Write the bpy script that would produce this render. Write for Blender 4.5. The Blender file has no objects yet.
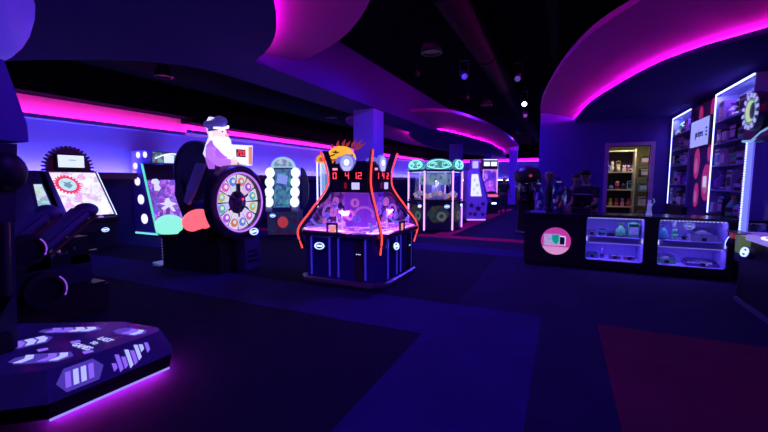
import bpy, bmesh, math, random
from mathutils import Vector, Matrix
random.seed(11)
S = bpy.context.scene
COL = S.collection
R = math.radians

# ---------------------------------------------------------------- camera
cd = bpy.data.cameras.new('camera'); cam = bpy.data.objects.new('camera', cd); COL.objects.link(cam)
cd.sensor_width = 36; cd.lens = 18.0; cd.clip_start = 0.05; cd.clip_end = 200
cam.location = (0, 0, 1.6); cam.rotation_euler = (R(90 - 5.36), 0, R(25))
S.camera = cam
# ---------------------------------------------------------------- world, exposure
w = bpy.data.worlds.new('world'); S.world = w; w.use_nodes = True
w.node_tree.nodes['Background'].inputs[0].default_value = (0.01, 0.008, 0.06, 1)
w.node_tree.nodes['Background'].inputs[1].default_value = 0.3
S.view_settings.view_transform = 'Standard'; S.view_settings.look = 'None'
S.view_settings.gamma = 1; S.view_settings.use_curve_mapping = False
S.view_settings.exposure = 0.0
# added fill lamps for the room's general blue light: (x, y, z, watts); each hangs in an added fixture built further down
BLUE = (0.10, 0.035, 1.0)
FLOODS = [(-0.6, 2.2, 4.05, 60), (-2.3, 7.0, 4.05, 135), (-8.3, 6.0, 4.05, 42), (-8.0, 12.5, 4.05, 75),
          (-2.3, 12.5, 4.05, 150), (-2.1, 20.5, 4.05, 190), (-8.0, 20.5, 4.05, 160), (-1.9, 27.0, 4.05, 190)]
DISC = []
def lamp(kind, name, loc, power, color, size=0.3, rot=(0, 0, 0), **kw):
    l = bpy.data.lights.new(name, kind); l.energy = power; l.color = color
    if kind == 'AREA': l.shape = 'DISK'; l.size = size
    else: l.shadow_soft_size = size
    for k, v in kw.items(): setattr(l, k, v)
    o = bpy.data.objects.new(name, l); COL.objects.link(o); o.location = loc; o.rotation_euler = rot
    return o
for x, y, z, p in FLOODS: lamp('AREA', 'added_blue_fill', (x, y, z - 0.16), p, BLUE, 0.34)
for x, y, z, p in DISC: lamp('AREA', 'downlight_lamp', (x, y, z), p, (0.12, 0.06, 1.0), 0.2)

# ---------------------------------------------------------------- materials
MATS = {}
def nt(name):
    m = bpy.data.materials.new(name); m.use_nodes = True
    return m, m.node_tree.nodes, m.node_tree.links
def mat(name, col, rough=0.6, metal=0.0, emit=None, es=0.0, noise=0.12, scale=9.0, bump=0.0, sample=None, spec=0.5):
    if name in MATS: return MATS[name]
    m, N, L = nt(name); b = N['Principled BSDF']
    tc = N.new('ShaderNodeTexCoord'); nz = N.new('ShaderNodeTexNoise')
    nz.inputs['Scale'].default_value = scale; nz.inputs['Detail'].default_value = 4
    L.new(tc.outputs['Object'], nz.inputs['Vector'])
    mx = N.new('ShaderNodeMix'); mx.data_type = 'RGBA'
    c = (*col[:3], 1); k = 1 - noise
    mx.inputs[6].default_value = (c[0] * k, c[1] * k, c[2] * k, 1); mx.inputs[7].default_value = tuple(min(1, v * (1 + noise)) for v in c[:3]) + (1,)
    L.new(nz.outputs['Fac'], mx.inputs[0]); L.new(mx.outputs[2], b.inputs['Base Color'])
    b.inputs['Roughness'].default_value = rough; b.inputs['Metallic'].default_value = metal
    b.inputs['Specular IOR Level'].default_value = spec
    if bump:
        bp = N.new('ShaderNodeBump'); bp.inputs['Strength'].default_value = bump; bp.inputs['Distance'].default_value = 0.01
        L.new(nz.outputs['Fac'], bp.inputs['Height']); L.new(bp.outputs[0], b.inputs['Normal'])
    if emit:
        b.inputs['Emission Color'].default_value = (*emit, 1); b.inputs['Emission Strength'].default_value = es
    if sample is None: sample = es >= 3
    m.cycles.emission_sampling = 'AUTO' if sample else 'NONE'
    MATS[name] = m; return m
def glow(name, col, es, sample=None): return mat(name, [min(1, v * 0.5) for v in col], 0.4, emit=col, es=es, noise=0.05, sample=sample)
def art(name, cols, scale=4.0, es=1.0, distort=0.4, base=0.3, rough=0.3, stretch=(1, 1, 1), sample=False):
    """flat printed / screen picture: patches of colour, lit from behind"""
    if name in MATS: return MATS[name]
    m, N, L = nt(name); b = N['Principled BSDF']
    tc = N.new('ShaderNodeTexCoord'); mp = N.new('ShaderNodeMapping'); mp.inputs['Scale'].default_value = stretch
    L.new(tc.outputs['Object'], mp.inputs[0])
    nz = N.new('ShaderNodeTexNoise'); nz.inputs['Scale'].default_value = scale * 1.3; nz.inputs['Detail'].default_value = 3
    L.new(mp.outputs[0], nz.inputs['Vector'])
    ad = N.new('ShaderNodeVectorMath'); ad.operation = 'MULTIPLY_ADD'
    ad.inputs[1].default_value = (distort / scale * 2,) * 3
    L.new(nz.outputs['Color'], ad.inputs[0]); L.new(mp.outputs[0], ad.inputs[2])
    vo = N.new('ShaderNodeTexVoronoi'); vo.inputs['Scale'].default_value = scale * 1.5
    L.new(ad.outputs[0], vo.inputs['Vector'])
    sp = N.new('ShaderNodeSeparateColor'); L.new(vo.outputs['Color'], sp.inputs[0])
    rp = N.new('ShaderNodeValToRGB'); rp.color_ramp.interpolation = 'LINEAR'
    e = rp.color_ramp.elements
    while len(e) < len(cols): e.new(0.5)
    for i, c in enumerate(cols):
        e[i].position = i / len(cols); e[i].color = (*c, 1)
    n3 = N.new('ShaderNodeTexNoise'); n3.inputs['Scale'].default_value = scale * 6; n3.inputs['Detail'].default_value = 3; n3.inputs['Roughness'].default_value = 0.7
    L.new(mp.outputs[0], n3.inputs['Vector'])
    mm = N.new('ShaderNodeMath'); mm.operation = 'MULTIPLY_ADD'; mm.inputs[1].default_value = 0.4
    L.new(n3.outputs['Fac'], mm.inputs[0]); L.new(sp.outputs[0], mm.inputs[2])
    m2 = N.new('ShaderNodeMath'); m2.operation = 'ADD'; m2.inputs[1].default_value = -0.2; L.new(mm.outputs[0], m2.inputs[0])
    L.new(m2.outputs[0], rp.inputs[0])
    L.new(rp.outputs[0], b.inputs['Emission Color']); b.inputs['Emission Strength'].default_value = es
    b.inputs['Base Color'].default_value = (*[base * sum(c[i] for c in cols) / len(cols) for i in range(3)], 1)
    b.inputs['Roughness'].default_value = rough
    m.cycles.emission_sampling = 'AUTO' if sample else 'NONE'
    MATS[name] = m; return m
def glass(name, tint=(0.9, 0.9, 1), alpha=0.12, rough=0.03):
    if name in MATS: return MATS[name]
    m, N, L = nt(name)
    N.remove(N['Principled BSDF']); out = N['Material Output']
    tr = N.new('ShaderNodeBsdfTransparent'); tr.inputs[0].default_value = (*tint, 1)
    gl = N.new('ShaderNodeBsdfGlossy'); gl.inputs['Roughness'].default_value = rough
    nz = N.new('ShaderNodeTexNoise'); nz.inputs['Scale'].default_value = 3
    mr = N.new('ShaderNodeMapRange'); mr.inputs[3].default_value = alpha * 0.7; mr.inputs[4].default_value = alpha * 1.3
    L.new(nz.outputs['Fac'], mr.inputs[0])
    mx = N.new('ShaderNodeMixShader'); L.new(mr.outputs[0], mx.inputs[0]); L.new(tr.outputs[0], mx.inputs[1]); L.new(gl.outputs[0], mx.inputs[2])
    L.new(mx.outputs[0], out.inputs[0]); MATS[name] = m; return m

BLACK = mat('black_laminate', (0.012, 0.012, 0.016), 0.45)
DARK = mat('dark_plastic', (0.03, 0.03, 0.05), 0.35)
DARKM = mat('dark_metal', (0.05, 0.05, 0.07), 0.3, 0.8)
NAVY = mat('navy_panel', (0.05, 0.05, 0.16), 0.35)
CHROME = mat('chrome', (0.6, 0.6, 0.65), 0.18, 1.0)
RUBBER = mat('black_rubber', (0.015, 0.015, 0.018), 0.8, bump=0.3)
VINYL = mat('black_vinyl', (0.16, 0.13, 0.30), 0.42)
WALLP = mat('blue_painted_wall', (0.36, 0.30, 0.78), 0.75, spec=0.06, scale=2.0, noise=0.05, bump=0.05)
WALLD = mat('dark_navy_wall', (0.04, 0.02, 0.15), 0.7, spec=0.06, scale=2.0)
CEILB = mat('black_painted_ceiling', (0.006, 0.006, 0.012), 0.95, scale=3, spec=0.02)
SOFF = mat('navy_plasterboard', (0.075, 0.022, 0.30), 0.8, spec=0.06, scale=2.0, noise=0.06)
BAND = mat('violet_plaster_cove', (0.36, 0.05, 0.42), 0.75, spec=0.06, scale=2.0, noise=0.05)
PINKL = glow('pink_led_strip', (1.0, 0.010, 0.66), 170, True)
PINKC = glow('pink_led_cove', (1.0, 0.015, 0.62), 30, True)
BLUEL = glow('blue_led_strip', (0.20, 0.19, 1.0), 80, True)
REDL = glow('red_neon', (1.0, 0.06, 0.055), 1.5, True)
REDD = glow('red_digit', (1.0, 0.05, 0.10), 2.0)
VIOL = glow('violet_neon', (0.70, 0.30, 1.0), 1.9, True)
WHITE = glow('white_led', (0.62, 0.66, 1.0), 1.6)
WHITES = glow('white_led_strong', (0.62, 0.66, 1.0), 6.0, True)
SCRW = glow('white_screen', (0.62, 0.72, 1.0), 1.2)
READER = glow('card_reader_light', (0.28, 0.38, 1.0), 2.6)
READW = glow('card_reader_core', (0.7, 0.85, 1.0), 2.0)
CLEAR = glass('clear_acrylic'); PURG = glass('violet_acrylic', (0.85, 0.7, 1.0), 0.10)

# ---------------------------------------------------------------- mesh builder
class M:
    def __init__(s): s.v = []; s.f = []
    def add(s, vs, fs):
        n = len(s.v); s.v += [tuple(v) for v in vs]; s.f += [tuple(n + i for i in f) for f in fs]; return s
    def box(s, x0, x1, y0, y1, z0, z1):
        return s.add([(x, y, z) for z in (z0, z1) for y in (y0, y1) for x in (x0, x1)],
                     [(0, 2, 3, 1), (4, 5, 7, 6), (0, 1, 5, 4), (2, 6, 7, 3), (0, 4, 6, 2), (1, 3, 7, 5)])
    def prism(s, poly, c0, c1, mp=lambda a, b, c: (a, b, c)):
        n = len(poly)
        vs = [mp(a, b, c0) for a, b in poly] + [mp(a, b, c1) for a, b in poly]
        return s.add(vs, [tuple(range(n))[::-1], tuple(range(n, 2 * n))] + [(i, (i + 1) % n, n + (i + 1) % n, n + i) for i in range(n)])
    def loft(s, rings, cap=True, closed=True):
        n = len(rings[0]); vs = [p for r in rings for p in r]; fs = []
        for k in range(len(rings) - 1):
            for i in range(n if closed else n - 1):
                j = (i + 1) % n; fs.append((k * n + i, k * n + j, (k + 1) * n + j, (k + 1) * n + i))
        if cap and closed: fs += [tuple(range(n))[::-1], tuple(range((len(rings) - 1) * n, len(rings) * n))]
        return s.add(vs, fs)
    def tube(s, pts, r, n=8, r1=None):
        P = [Vector(p) for p in pts]; rings = []
        up = Vector((0, 0, 1))
        for i, p in enumerate(P):
            d = (P[min(i + 1, len(P) - 1)] - P[max(i - 1, 0)]).normalized()
            a = d.cross(up if abs(d.z) < 0.95 else Vector((1, 0, 0))).normalized(); b = d.cross(a)
            rr = r if r1 is None else r + (r1 - r) * i / (len(P) - 1)
            rings.append([p + (a * math.cos(t) + b * math.sin(t)) * rr for t in [2 * math.pi * k / n for k in range(n)]])
        return s.loft(rings)
    def ell(s, c, r, n=14, m=9, z0=-1.0, z1=1.0):
        rings = []
        for k in range(m + 1):
            t = z0 + (z1 - z0) * k / m
            a = math.asin(max(-1, min(1, -math.cos(math.pi * (k / m)) if (z0, z1) == (-1.0, 1.0) else t)))
            cr = max(0.002, math.cos(a)); sz = math.sin(a)
            rings.append([(c[0] + r[0] * cr * math.cos(2 * math.pi * i / n), c[1] + r[1] * cr * math.sin(2 * math.pi * i / n), c[2] + r[2] * sz) for i in range(n)])
        return s.loft(rings)
    def lathe(s, prof, c=(0, 0, 0), n=20, axis='z'):
        mp = {'z': lambda a, b, h: (c[0] + a, c[1] + b, c[2] + h), 'y': lambda a, b, h: (c[0] + a, c[1] + h, c[2] + b), 'x': lambda a, b, h: (c[0] + h, c[1] + a, c[2] + b)}[axis]
        return s.loft([[mp(max(r, 1e-3) * math.cos(2 * math.pi * i / n), max(r, 1e-3) * math.sin(2 * math.pi * i / n), h) for i in range(n)] for r, h in prof])
    def ring(s, c, r0, r1, d0, d1, n=32, axis='y'):
        """flat annulus with depth"""
        return s.lathe_closed([(r0, d0), (r1, d0), (r1, d1), (r0, d1)], c, n, axis)
    def lathe_closed(s, prof, c, n, axis):
        mp = {'z': lambda a, b, h: (c[0] + a, c[1] + b, c[2] + h), 'y': lambda a, b, h: (c[0] + a, c[1] + h, c[2] + b), 'x': lambda a, b, h: (c[0] + h, c[1] + a, c[2] + b)}[axis]
        k = len(prof); vs = []; fs = []
        for i in range(n):
            t = 2 * math.pi * i / n
            vs += [mp(r * math.cos(t), r * math.sin(t), h) for r, h in prof]
        for i in range(n):
            j = (i + 1) % n
            for q in range(k): fs.append((i * k + q, i * k + (q + 1) % k, j * k + (q + 1) % k, j * k + q))
        return s.add(vs, fs)
    def slab(s, pts, t):
        """planar polygon in space thickened along its normal"""
        P = [Vector(p) for p in pts]; nrm = (P[1] - P[0]).cross(P[2] - P[0]).normalized() * t
        n = len(P)
        return s.add(P + [p + nrm for p in P], [tuple(range(n))[::-1], tuple(range(n, 2 * n))] + [(i, (i + 1) % n, n + (i + 1) % n, n + i) for i in range(n)])
    def xf(s, mtx, start=0):
        for i in range(start, len(s.v)): s.v[i] = tuple(mtx @ Vector(s.v[i]))
        return s
    def build(s, name, m, parent=None, smooth=False, bevel=0.0, loc=None):
        me = bpy.data.meshes.new(name); me.from_pydata(s.v, [], s.f)
        bm = bmesh.new(); bm.from_mesh(me); bmesh.ops.recalc_face_normals(bm, faces=bm.faces)
        if bevel: bmesh.ops.bevel(bm, geom=[e for e in bm.edges if len(e.link_faces) == 2 and e.calc_face_angle(0) > 0.6], offset=bevel, segments=2, affect='EDGES', clamp_overlap=True)
        bm.to_mesh(me); bm.free()
        if smooth:
            for p in me.polygons: p.use_smooth = True
            me.set_sharp_from_angle(angle=R(42))
        me.materials.append(m)
        o = bpy.data.objects.new(name, me); COL.objects.link(o)
        if parent: o.parent = parent
        if loc: o.location = loc
        return o
XZ = lambda a, b, c: (a, c, b)     # polygon in x-z, extruded along y
YZ = lambda a, b, c: (c, a, b)     # polygon in y-z, extruded along x
def bx(name, m, parent, *a, bevel=0.0): return M().box(*a).build(name, m, parent, bevel=bevel)
def circ(cx, cz, r, n=20, a0=0, a1=360, rz=None): return [(cx + r * math.cos(R(a0 + (a1 - a0) * i / n)), cz + (rz or r) * math.sin(R(a0 + (a1 - a0) * i / n))) for i in range(n if a1 - a0 == 360 else n + 1)]
def tag(o, label=None, cat=None, group=None, kind=None):
    for k, v in (('label', label), ('category', cat), ('group', group), ('kind', kind)):
        if v: o[k] = v
    return o
def thing(name, label, cat, loc=(0, 0, 0), rz=0, group=None):
    o = bpy.data.objects.new(name, None); COL.objects.link(o); o.location = loc; o.rotation_euler = (0, 0, R(rz)); o.empty_display_size = 0.1
    return tag(o, label, cat, group)
def copy_tree(o, loc=None, rz=None, label=None, parent=None):
    c = o.copy(); COL.objects.link(c); c.parent = parent
    if loc: c.location = loc
    if rz is not None: c.rotation_euler = (0, 0, R(rz))
    if label: c['label'] = label
    for ch in list(o.children): copy_tree(ch, parent=c)
    return c
def struct(o, label=None): o['kind'] = 'structure'; return tag(o, label)
def text(name, body, size, m, parent, loc, rot=(90, 0, 0), depth=0.004, align='CENTER', shear=0):
    c = bpy.data.curves.new(name, 'FONT'); c.body = body; c.size = size; c.extrude = depth; c.align_x = align; c.align_y = 'CENTER'; c.shear = shear
    o = bpy.data.objects.new(name, c); dg = bpy.context.evaluated_depsgraph_get()
    COL.objects.link(o); bpy.context.view_layer.update()
    me = bpy.data.meshes.new_from_object(o.evaluated_get(bpy.context.evaluated_depsgraph_get()))
    COL.objects.unlink(o); bpy.data.objects.remove(o)
    me.materials.clear(); me.materials.append(m)
    o = bpy.data.objects.new(name, me); COL.objects.link(o); o.parent = parent; o.location = loc; o.rotation_euler = [R(a) for a in rot]
    return o
SEG = {'0': 'abcdef', '1': 'bc', '2': 'abged', '4': 'fgbc', '8': 'abcdefg', '3': 'abgcd', '7': 'abc', '5': 'afgcd'}
def digit(ch, w, h, t, d, m, parent, loc, rz=0):
    q = {'a': (0, w, h - t, h), 'd': (0, w, 0, t), 'g': (0, w, h / 2 - t / 2, h / 2 + t / 2), 'f': (0, t, h / 2, h), 'b': (w - t, w, h / 2, h), 'e': (0, t, 0, h / 2), 'c': (w - t, w, 0, h / 2)}
    b = M()
    for s in SEG[ch]:
        x0, x1, z0, z1 = q[s]; g = t * 0.22
        b.box(x0 + g - w / 2, x1 - g - w / 2, -d, 0, z0 + g, z1 - g)
    o = b.build('display_digit', m, parent); o.location = loc; o.rotation_euler = (0, 0, R(rz)); return o
def reader(parent, x, y, z, w=0.16, rz=0):
    """glowing card reader: dark housing, oval light ring, bright slot"""
    h = M().prism(circ(0, 0, w * 0.62, 20, rz=w * 0.4), -0.03, 0.04, XZ).build('card_reader', DARK, parent)
    h.location = (x, y, z); h.rotation_euler = (R(-14), 0, R(rz))
    M().lathe_closed([(w * 0.40, -0.045), (w * 0.53, -0.045), (w * 0.53, -0.028), (w * 0.40, -0.028)], (0, 0, 0), 20, 'y').xf(Matrix.Diagonal((1, 1, 0.62, 1))).build('light_ring', READER, h)
    bx('card_slot', READW, h, -w * 0.26, w * 0.26, -0.042, -0.02, -w * 0.07, w * 0.08)
    return h
def crm(pts, n):
    """smooth curve through points, n samples, any dimension"""
    P = [Vector(p) for p in pts]; P = [P[0] * 2 - P[1]] + P + [P[-1] * 2 - P[-2]]; out = []
    K = len(P) - 3
    for i in range(n):
        t = i / (n - 1) * K; k = min(int(t), K - 1); u = t - k
        a, b, c, d = P[k:k + 4]
        out.append(0.5 * ((2 * b) + (c - a) * u + (2 * a - 5 * b + 4 * c - d) * u * u + (3 * b - a - 3 * c + d) * u ** 3))
    return out

# ================================================================= THE SETTING
def carpet(name, col, rough=0.95):
    m, N, L = nt(name); b = N['Principled BSDF']
    tc = N.new('ShaderNodeTexCoord'); nz = N.new('ShaderNodeTexNoise'); nz.inputs['Scale'].default_value = 260; nz.inputs['Detail'].default_value = 2
    n2 = N.new('ShaderNodeTexNoise'); n2.inputs['Scale'].default_value = 1.7; n2.inputs['Detail'].default_value = 5
    L.new(tc.outputs['Object'], nz.inputs['Vector']); L.new(tc.outputs['Object'], n2.inputs['Vector'])
    ad = N.new('ShaderNodeMath'); ad.operation = 'MULTIPLY_ADD'; ad.inputs[1].default_value = 0.5
    L.new(nz.outputs['Fac'], ad.inputs[0]); L.new(n2.outputs['Fac'], ad.inputs[2])
    rp = N.new('ShaderNodeValToRGB'); e = rp.color_ramp.elements
    e[0].position = 0.35; e[1].position = 1.1
    e[0].color = (*[c * 0.75 for c in col], 1); e[1].color = (*[min(1, c * 1.25) for c in col], 1)
    L.new(ad.outputs[0], rp.inputs[0]); L.new(rp.outputs[0], b.inputs['Base Color'])
    b.inputs['Roughness'].default_value = rough; b.inputs['Specular IOR Level'].default_value = 0.15
    bp = N.new('ShaderNodeBump'); bp.inputs['Strength'].default_value = 0.4; bp.inputs['Distance'].default_value = 0.004
    L.new(nz.outputs['Fac'], bp.inputs['Height']); L.new(bp.outputs[0], b.inputs['Normal'])
    return m
C_DARK = carpet('carpet_charcoal', (0.012, 0.004, 0.028)); C_MID = carpet('carpet_navy', (0.020, 0.007, 0.052))
C_BLUE = carpet('carpet_blue', (0.026, 0.008, 0.12)); C_RED = carpet('carpet_maroon', (0.15, 0.004, 0.04)); C_RED2 = carpet('carpet_crimson', (0.6, 0.008, 0.08))
fl = struct(bx('floor', C_DARK, None, -11.5, 3.8, -3, 33, -0.2, 0))
def patch(name, m, poly, h=0.006): return M().prism(poly, -0.01, h).build(name, m, fl)
patch('blue_carpet_panel', C_BLUE, [(-11.3, 3.67), (-1.28, 3.67), (-1.28, -2.9), (-0.17, -2.9), (-0.17, 4.75), (-11.3, 4.75)])
patch('maroon_carpet_panel', C_RED, [(0.40, -2.9), (3.7, -2.9), (3.7, 4.75), (0.40, 4.75)])
patch('navy_carpet_panel', C_MID, [(-1.2, 4.752), (3.7, 4.752), (3.7, 8.3), (-1.2, 8.3)], 0.004)
patch('navy_carpet_panel', C_MID, [(-0.168, -2.9), (0.398, -2.9), (0.398, 4.748), (-0.168, 4.748)], 0.004)
patch('blue_carpet_panel', C_BLUE, [(-11.3, 8.3), (-0.6, 8.3), (-0.6, 9.1), (-11.3, 9.1)])
patch('navy_carpet_panel', C_MID, [(-11.3, 9.1), (-0.6, 9.1), (-0.6, 10.2), (-11.3, 10.2)], 0.004)
patch('crimson_carpet_stripe', C_RED2, [(-4.2, 10.25), (-0.7, 10.25), (-0.7, 10.75), (-2.9, 10.75), (-2.45, 22), (-2.95, 22), (-3.4, 10.75), (-4.2, 10.6)])
patch('navy_carpet_panel', C_MID, [(-2.3, 10.8), (-0.75, 10.8), (-0.75, 30), (-2.3, 30)], 0.004)
patch('crimson_carpet_stripe', C_RED2, [(-9.6, 9.3), (-5.0, 9.3), (-5.0, 9.8), (-9.6, 9.8)], 0.007)
patch('blue_carpet_panel', C_BLUE, [(-11.2, 5.9), (-7.1, 5.9), (-7.1, 7.4), (-11.2, 7.4)])

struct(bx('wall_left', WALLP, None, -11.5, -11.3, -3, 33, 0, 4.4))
struct(bx('wall_far', WALLP, None, -11.3, 3.8, 33, 33.2, 0, 4.4))
struct(bx('wall_behind_camera', WALLD, None, -11.5, 3.8, -3.2, -3, 0, 4.4))
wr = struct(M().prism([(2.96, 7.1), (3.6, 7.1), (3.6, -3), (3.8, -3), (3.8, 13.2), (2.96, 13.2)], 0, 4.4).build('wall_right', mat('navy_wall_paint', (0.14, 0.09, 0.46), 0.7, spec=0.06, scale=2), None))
# wall behind the counter with the stockroom opening
DX0, DX1, DZ = 1.17, 2.20, 2.58
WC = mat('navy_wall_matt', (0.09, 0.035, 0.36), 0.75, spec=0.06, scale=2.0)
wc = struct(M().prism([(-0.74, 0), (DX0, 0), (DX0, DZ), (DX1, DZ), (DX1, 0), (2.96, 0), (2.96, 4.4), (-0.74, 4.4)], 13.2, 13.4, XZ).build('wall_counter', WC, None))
struct(bx('wall_corridor', WC, None, -0.74, -0.54, 13.4, 33, 0, 4.4))
FR = mat('purple_door_frame', (0.42, 0.16, 0.5), 0.6)
dr = struct(M().prism([(DX0 - 0.1, 0), (DX0 - 0.1, DZ + 0.1), (DX1 + 0.1, DZ + 0.1), (DX1 + 0.1, 0), (DX1, 0), (DX1, DZ), (DX0, DZ), (DX0, 0)], 13.12, 13.42, XZ).build('door_1', FR, None))
STW = mat('olive_stockroom_wall', (0.45, 0.46, 0.24), 0.8)
struct(M().box(-0.5, 3.7, 15.6, 15.7, 0, 3).box(-0.54, -0.44, 13.4, 15.6, 0, 3).box(3.6, 3.7, 13.4, 15.6, 0, 3).box(-0.5, 3.7, 13.4, 15.7, 2.95, 3.05).build('wall_stockroom', STW, None))
lamp('AREA', 'stockroom_lamp', (1.75, 13.85, 2.9), 20, (1.0, 0.86, 0.62), 0.5)
# ceiling
struct(bx('ceiling', CEILB, None, -11.5, 3.8, -3.2, 33.2, 4.4, 4.6))
Zs = 3.35
edge = crm([(-11.3, 2.2), (-9.2, 2.52), (-7.46, 2.99), (-6.76, 3.26), (-6.23, 3.51), (-5.66, 3.88), (-5.25, 4.5), (-5.2, 5.6)], 40)
so = struct(M().prism([(-11.3, -3), (-4.25, -3), (-4.25, 33), (-5.2, 33), (-5.2, 5.7)] + [(p.x, p.y) for p in reversed(edge)], Zs, 4.4).build('ceiling_soffit', SOFF, None))
struct(M().box(-11.3, -10.75, -3, 33, 3.56, 4.4).build('trim_1', CEILB, None))
# left wall: rail with light behind, dark dado below, pink cove above
da = struct(bx('trim_2', WALLD, None, -11.3, -11.2, -3, 33, 0, 1.62))
rail = struct(M().prism([(-11.3, 1.62), (-10.98, 1.62), (-10.98, 1.80), (-11.01, 1.80), (-11.01, 1.68), (-11.3, 1.68)], -3, 33, XZ).build('trim_3', mat('maroon_rail', (0.20, 0.03, 0.10), 0.5), None))
bx('led_strip', BLUEL, rail, -11.10, -11.04, -3, 33, 1.68, 1.70)
def covelip(name, y0, y1, z, x1=-11.06):
    o = struct(M().prism([(-11.3, z), (x1, z), (x1, z + 0.10), (x1 - 0.03, z + 0.10), (x1 - 0.03, z + 0.03), (-11.3, z + 0.03)], y0, y1, XZ).build(name, WALLP, None))
    bx('led_strip', PINKC, o, -11.22, -11.14, y0 + 0.05, y1 - 0.05, z + 0.03, z + 0.045); return o
covelip('trim_4', 3.5, 8.65, 3.02); covelip('trim_5', 8.7, 33, 3.12)
struct(bx('trim_10', CEILB, None, -11.3, -10.74, 8.68, 32.4, 3.42, 3.56))
struct(bx('trim_11', mat('added_cove_panel', (0.80, 0.62, 0.60), 0.8, spec=0.06), None, -11.3, -11.285, 3.5, 32.4, 3.05, 3.56))  # pale panel added so the cove light reads pink on the blue wall
# far wall: the same rail, light and cove
struct(bx('trim_6', WALLD, None, -11.3, -0.74, 32.86, 33, 0, 1.5)); r2 = struct(bx('trim_7', MATS['maroon_rail'], None, -11.3, -0.74, 32.78, 33, 1.5, 1.56))
bx('led_strip', BLUEL, r2, -11.2, -0.8, 32.93, 32.97, 1.56, 1.575)
c2 = struct(bx('trim_8', WALLP, None, -11.3, -0.74, 32.74, 33, 3.04, 3.10)); bx('led_strip', PINKC, c2, -11.2, -0.8, 32.84, 32.92, 3.10, 3.115)
struct(bx('trim_9', CEILB, None, -11.3, -0.74, 32.4, 33, 3.34, 4.4))
# columns under the beam
COLM = mat('pale_blue_column_paint', (0.32, 0.20, 0.92), 0.6, scale=2, noise=0.05)
for (x, y, d) in ((-4.86, 8.6, 0.57), (-5.15, 18.6, 0.55), (-4.95, 26.6, 0.5), (-3.05, 24.4, 0.45)):
    c = struct(bx('column', COLM, None, x, x + d, y, y + d, 0, Zs + (0 if x < -4 else 0.4)))
    bx('skirting', DARK, c, x - 0.015, x + d + 0.015, y - 0.015, y + d + 0.015, 0, 0.12)

# floating ceiling clouds: low disc, led in the gap, sloped lit band outside
def cloud(name, inner, outer, extra, z0, zi, zo, led=PINKL, n=48, ledh=0.03):
    I = crm(inner, n); O = crm(outer, n)
    d = struct(M().prism([(p.x, p.y) for p in I] + extra, z0, z0 + 0.06).build(name, SOFF, None))
    # sloped band starts a little inside the disc edge so the gap reads as a cove
    ins = []
    for i, p in enumerate(I):
        t = (I[min(i + 1, n - 1)] - I[max(i - 1, 0)]); nn = Vector((-t[1], t[0])).normalized()
        o2 = Vector((O[i].x - p.x, O[i].y - p.y))
        if nn.dot(o2) > 0: nn = -nn
        ins.append(Vector((p.x, p.y)) + nn * 0.16)
    rings = []
    for i in range(n):
        q = ins[i]
        pr = [(q.x, q.y, zi - 0.02), (O[i].x, O[i].y, zo), (O[i].x, O[i].y, zo + 0.09), (q.x, q.y, zo + 0.09)]
        rings.append(pr)
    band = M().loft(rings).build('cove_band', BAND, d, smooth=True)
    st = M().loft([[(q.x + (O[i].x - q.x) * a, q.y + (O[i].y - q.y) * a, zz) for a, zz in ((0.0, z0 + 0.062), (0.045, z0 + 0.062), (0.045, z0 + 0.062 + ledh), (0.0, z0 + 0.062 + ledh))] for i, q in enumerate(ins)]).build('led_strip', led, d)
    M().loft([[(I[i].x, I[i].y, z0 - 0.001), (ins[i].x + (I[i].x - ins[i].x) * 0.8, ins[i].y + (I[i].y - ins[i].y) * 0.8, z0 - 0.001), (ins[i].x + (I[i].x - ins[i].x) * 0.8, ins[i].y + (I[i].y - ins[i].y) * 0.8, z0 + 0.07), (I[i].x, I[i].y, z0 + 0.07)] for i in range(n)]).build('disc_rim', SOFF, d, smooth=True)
    return d
# over the room near the camera
th = [66 - 132 * i / 10 for i in range(11)]
cloud('ceiling_disc', [(-6 + 3.95 * math.cos(R(a)), 1 + 3.95 * math.sin(R(a)), 0) for a in th],
      [(-6 + 4.98 * math.cos(R(a * 1.04)), 1 + 5.05 * math.sin(R(a * 1.04)), 0) for a in th], [(-4.25, -2.7), (-4.25, 4.5)], Zs, 3.46, 3.68)
# over the counter
cloud('ceiling_disc', [(0.23, 13.2, 0), (0.30, 12.2, 0), (0.49, 10.38, 0), (0.80, 8.9, 0), (1.21, 7.5, 0), (1.59, 6.81, 0), (1.93, 6.45, 0), (2.35, 6.1, 0), (3.6, 5.4, 0)],
      [(-0.74, 13.2, 0), (-0.70, 12.4, 0), (-0.57, 10.9, 0), (-0.33, 9.2, 0), (-0.06, 7.7, 0), (0.26, 6.5, 0), (0.63, 5.75, 0), (1.1, 5.0, 0), (2.6, 3.4, 0)], [(3.6, 13.2)], Zs, 3.46, 3.70)
# down the room, both sides of the beam
mo = [(-4.22, 10.9, 0), (-3.3, 11.35, 0), (-2.85, 12.8, 0), (-2.5, 16, 0), (-2.45, 21.5, 0), (-2.9, 28, 0), (-4.22, 32, 0)]
mi = [(-4.24, 13.4, 0), (-3.98, 14.4, 0), (-3.75, 15.8, 0), (-3.5, 18, 0), (-3.4, 20.5, 0), (-3.55, 25.5, 0), (-4.24, 29.5, 0)]
cloud('ceiling_disc', mi, mo, [], Zs, 3.46, 3.62)
fx = lambda P: [(-5.2 - (p[0] + 4.25) * 1.5, p[1], 0) for p in P]
cloud('ceiling_disc', fx(mi), fx(mo), [], Zs, 3.46, 3.62)

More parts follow.
